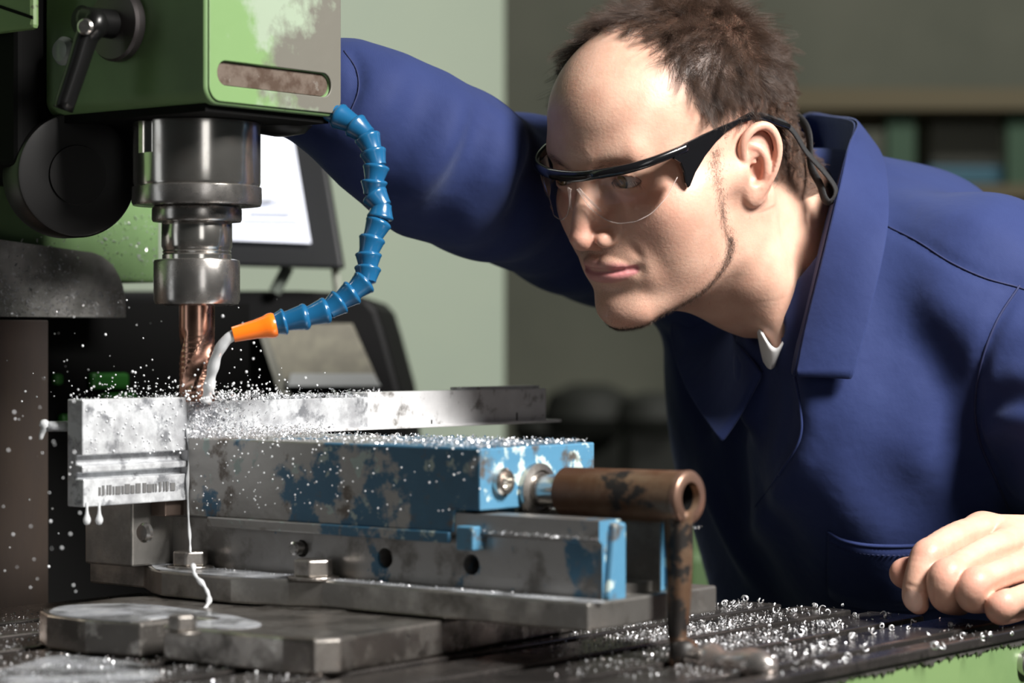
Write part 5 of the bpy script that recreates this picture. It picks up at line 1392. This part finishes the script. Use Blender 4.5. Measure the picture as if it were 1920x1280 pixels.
for _ in range(40):
    pts.append(PX(R_.uniform(0, 160), R_.uniform(700, 1110), R_.uniform(1.35, 1.55)))
for _ in range(260):
    pts.append(PX(R_.gauss(400, 60), 750 - abs(R_.gauss(0, 12)), R_.uniform(1.56, 1.62)))
stuff(drops(pts, .0003, .0009), 'coolant_spray', M_drop, 'white coolant droplets and chips flying round the cutter', 'spray', True)
pts = []
for _ in range(170):
    u, z = pu(R_.uniform(360, 640) if R_.random() < .7 else R_.uniform(640, 900), R_.uniform(820, 960), JU0 - .0004); v = u
    if JV0 < v < JV1: pts.append(UV(JU0 - .0004, v, z))
for _ in range(90):
    u, z = pv(R_.uniform(158, 350), R_.uniform(750, 850), WV - .0004); pts.append(UV(u, WV - .0004, z))
stuff(drops(pts, .0003, .0008), 'coolant_drops', M_drop, 'white coolant drops on the vise and on the grooved bar end', 'droplets', True)
# streams and films
def run(pts, rad, name, label, cat='liquid', m=None):
    q = spline(pts, 40); rr = [rad * (.75 + .35 * math.sin(i * .7) * math.sin(i * .23 + 1)) for i in range(40)]
    return finish(MB().tube(q, rr, 10).build(name, m or M_coolant, smooth=True), label, cat)
w0 = UV(uM, WV - .001, zy(850, 352)); 
run([UV(uM - .002, WV - .0015, .128), UV(uM - .0005, WV - .0020, .112), PX(352, 900, w0.y - .004), PX(353, 960, w0.y - .004), PX(356, 1010, w0.y - .02), PX(357, 1036, w0.y - .03)], .0011, 'coolant_trickle', 'thin white trickle falling from the bar end onto the hex bolt')
fw = [PX(x, y, .1445 * FPX / (y - 640)) for x, y in ((362, 1066), (372, 1074))]
run([PX(362, 1058, 1.515), PX(366, 1078, 1.505), PX(384, 1100, 1.50), PX(392, 1125, 1.497), PX(378, 1150, 1.49)], .0018, 'coolant_dribble', 'milky dribble running down the vise flange below the bolt')
for x in (163, 186):
    _d = PX(x, 942, 1.515); finish(MB().lathe([(.0009, 0), (.0008, -.004), (.0012, -.007), (.0023, -.0098), (.0025, -.0115), (.0017, -.0134), (.0002, -.0140)], _d, (0, 0, 1), 16).build('hanging_drop', M_coolant, smooth=True), 'white drop hanging under the left corner of the bar' if x < 170 else 'second white drop hanging under the bar, nearer the vise', 'liquid')
def film(px, zb_, t, name, label):
    """irregular puddle seen at these pixels, lying at height zb_"""
    q = []
    for i, (x, y) in enumerate(px):
        Y = (.185 - zb_) * FPX / (y - 640); q.append(PX(x, y, Y))
    q = spline(q + [q[0]], 60)[:-1]
    for p in q: p.z = TABLE_Z + zb_
    return finish(MB().prism(q, (0, 0, t)).build(name, M_film, bevel=.0002), label, 'liquid')
def patch(uv, zb_, t, name, label):
    q = spline([UV(u, v, zb_) for u, v in uv + [uv[0]]], 70)[:-1]
    return finish(MB().prism(q, (0, 0, t)).build(name, M_film), label, 'liquid')
patch([(1.0935, 1.243), (1.093, 1.19), (1.076, 1.163), (1.068, 1.145), (1.066, 1.08), (1.076, 1.04), (1.085, 1.02), (1.085, .90), (1.086, .822), (1.099, .822), (1.099, .90), (1.100, 1.0), (1.10, 1.1), (1.10, 1.16), (1.12, 1.175), (1.12, 1.243)], zf1, .0004, 'coolant_film', 'milky coolant film on the left part of the vise flange')
patch([(.962, 1.060), (.957, 1.09), (.960, 1.125), (.975, 1.145), (1.0, 1.155), (1.03, 1.13), (1.03, 1.08), (1.02, 1.03), (1.0, .99), (.975, .99), (.972, 1.03), (1.006, 1.03), (1.008, 1.058)], .0209, .0004, 'coolant_film', 'milky coolant film on the lug of the swivel base')
patch([(.80, 1.00), (.84, .96), (.89, .97), (.93, 1.0), (.95, 1.05), (.94, 1.10), (.88, 1.08), (.84, 1.12), (.80, 1.08)], .0, .0004, 'coolant_puddle', 'milky puddle on the table in the near left corner')
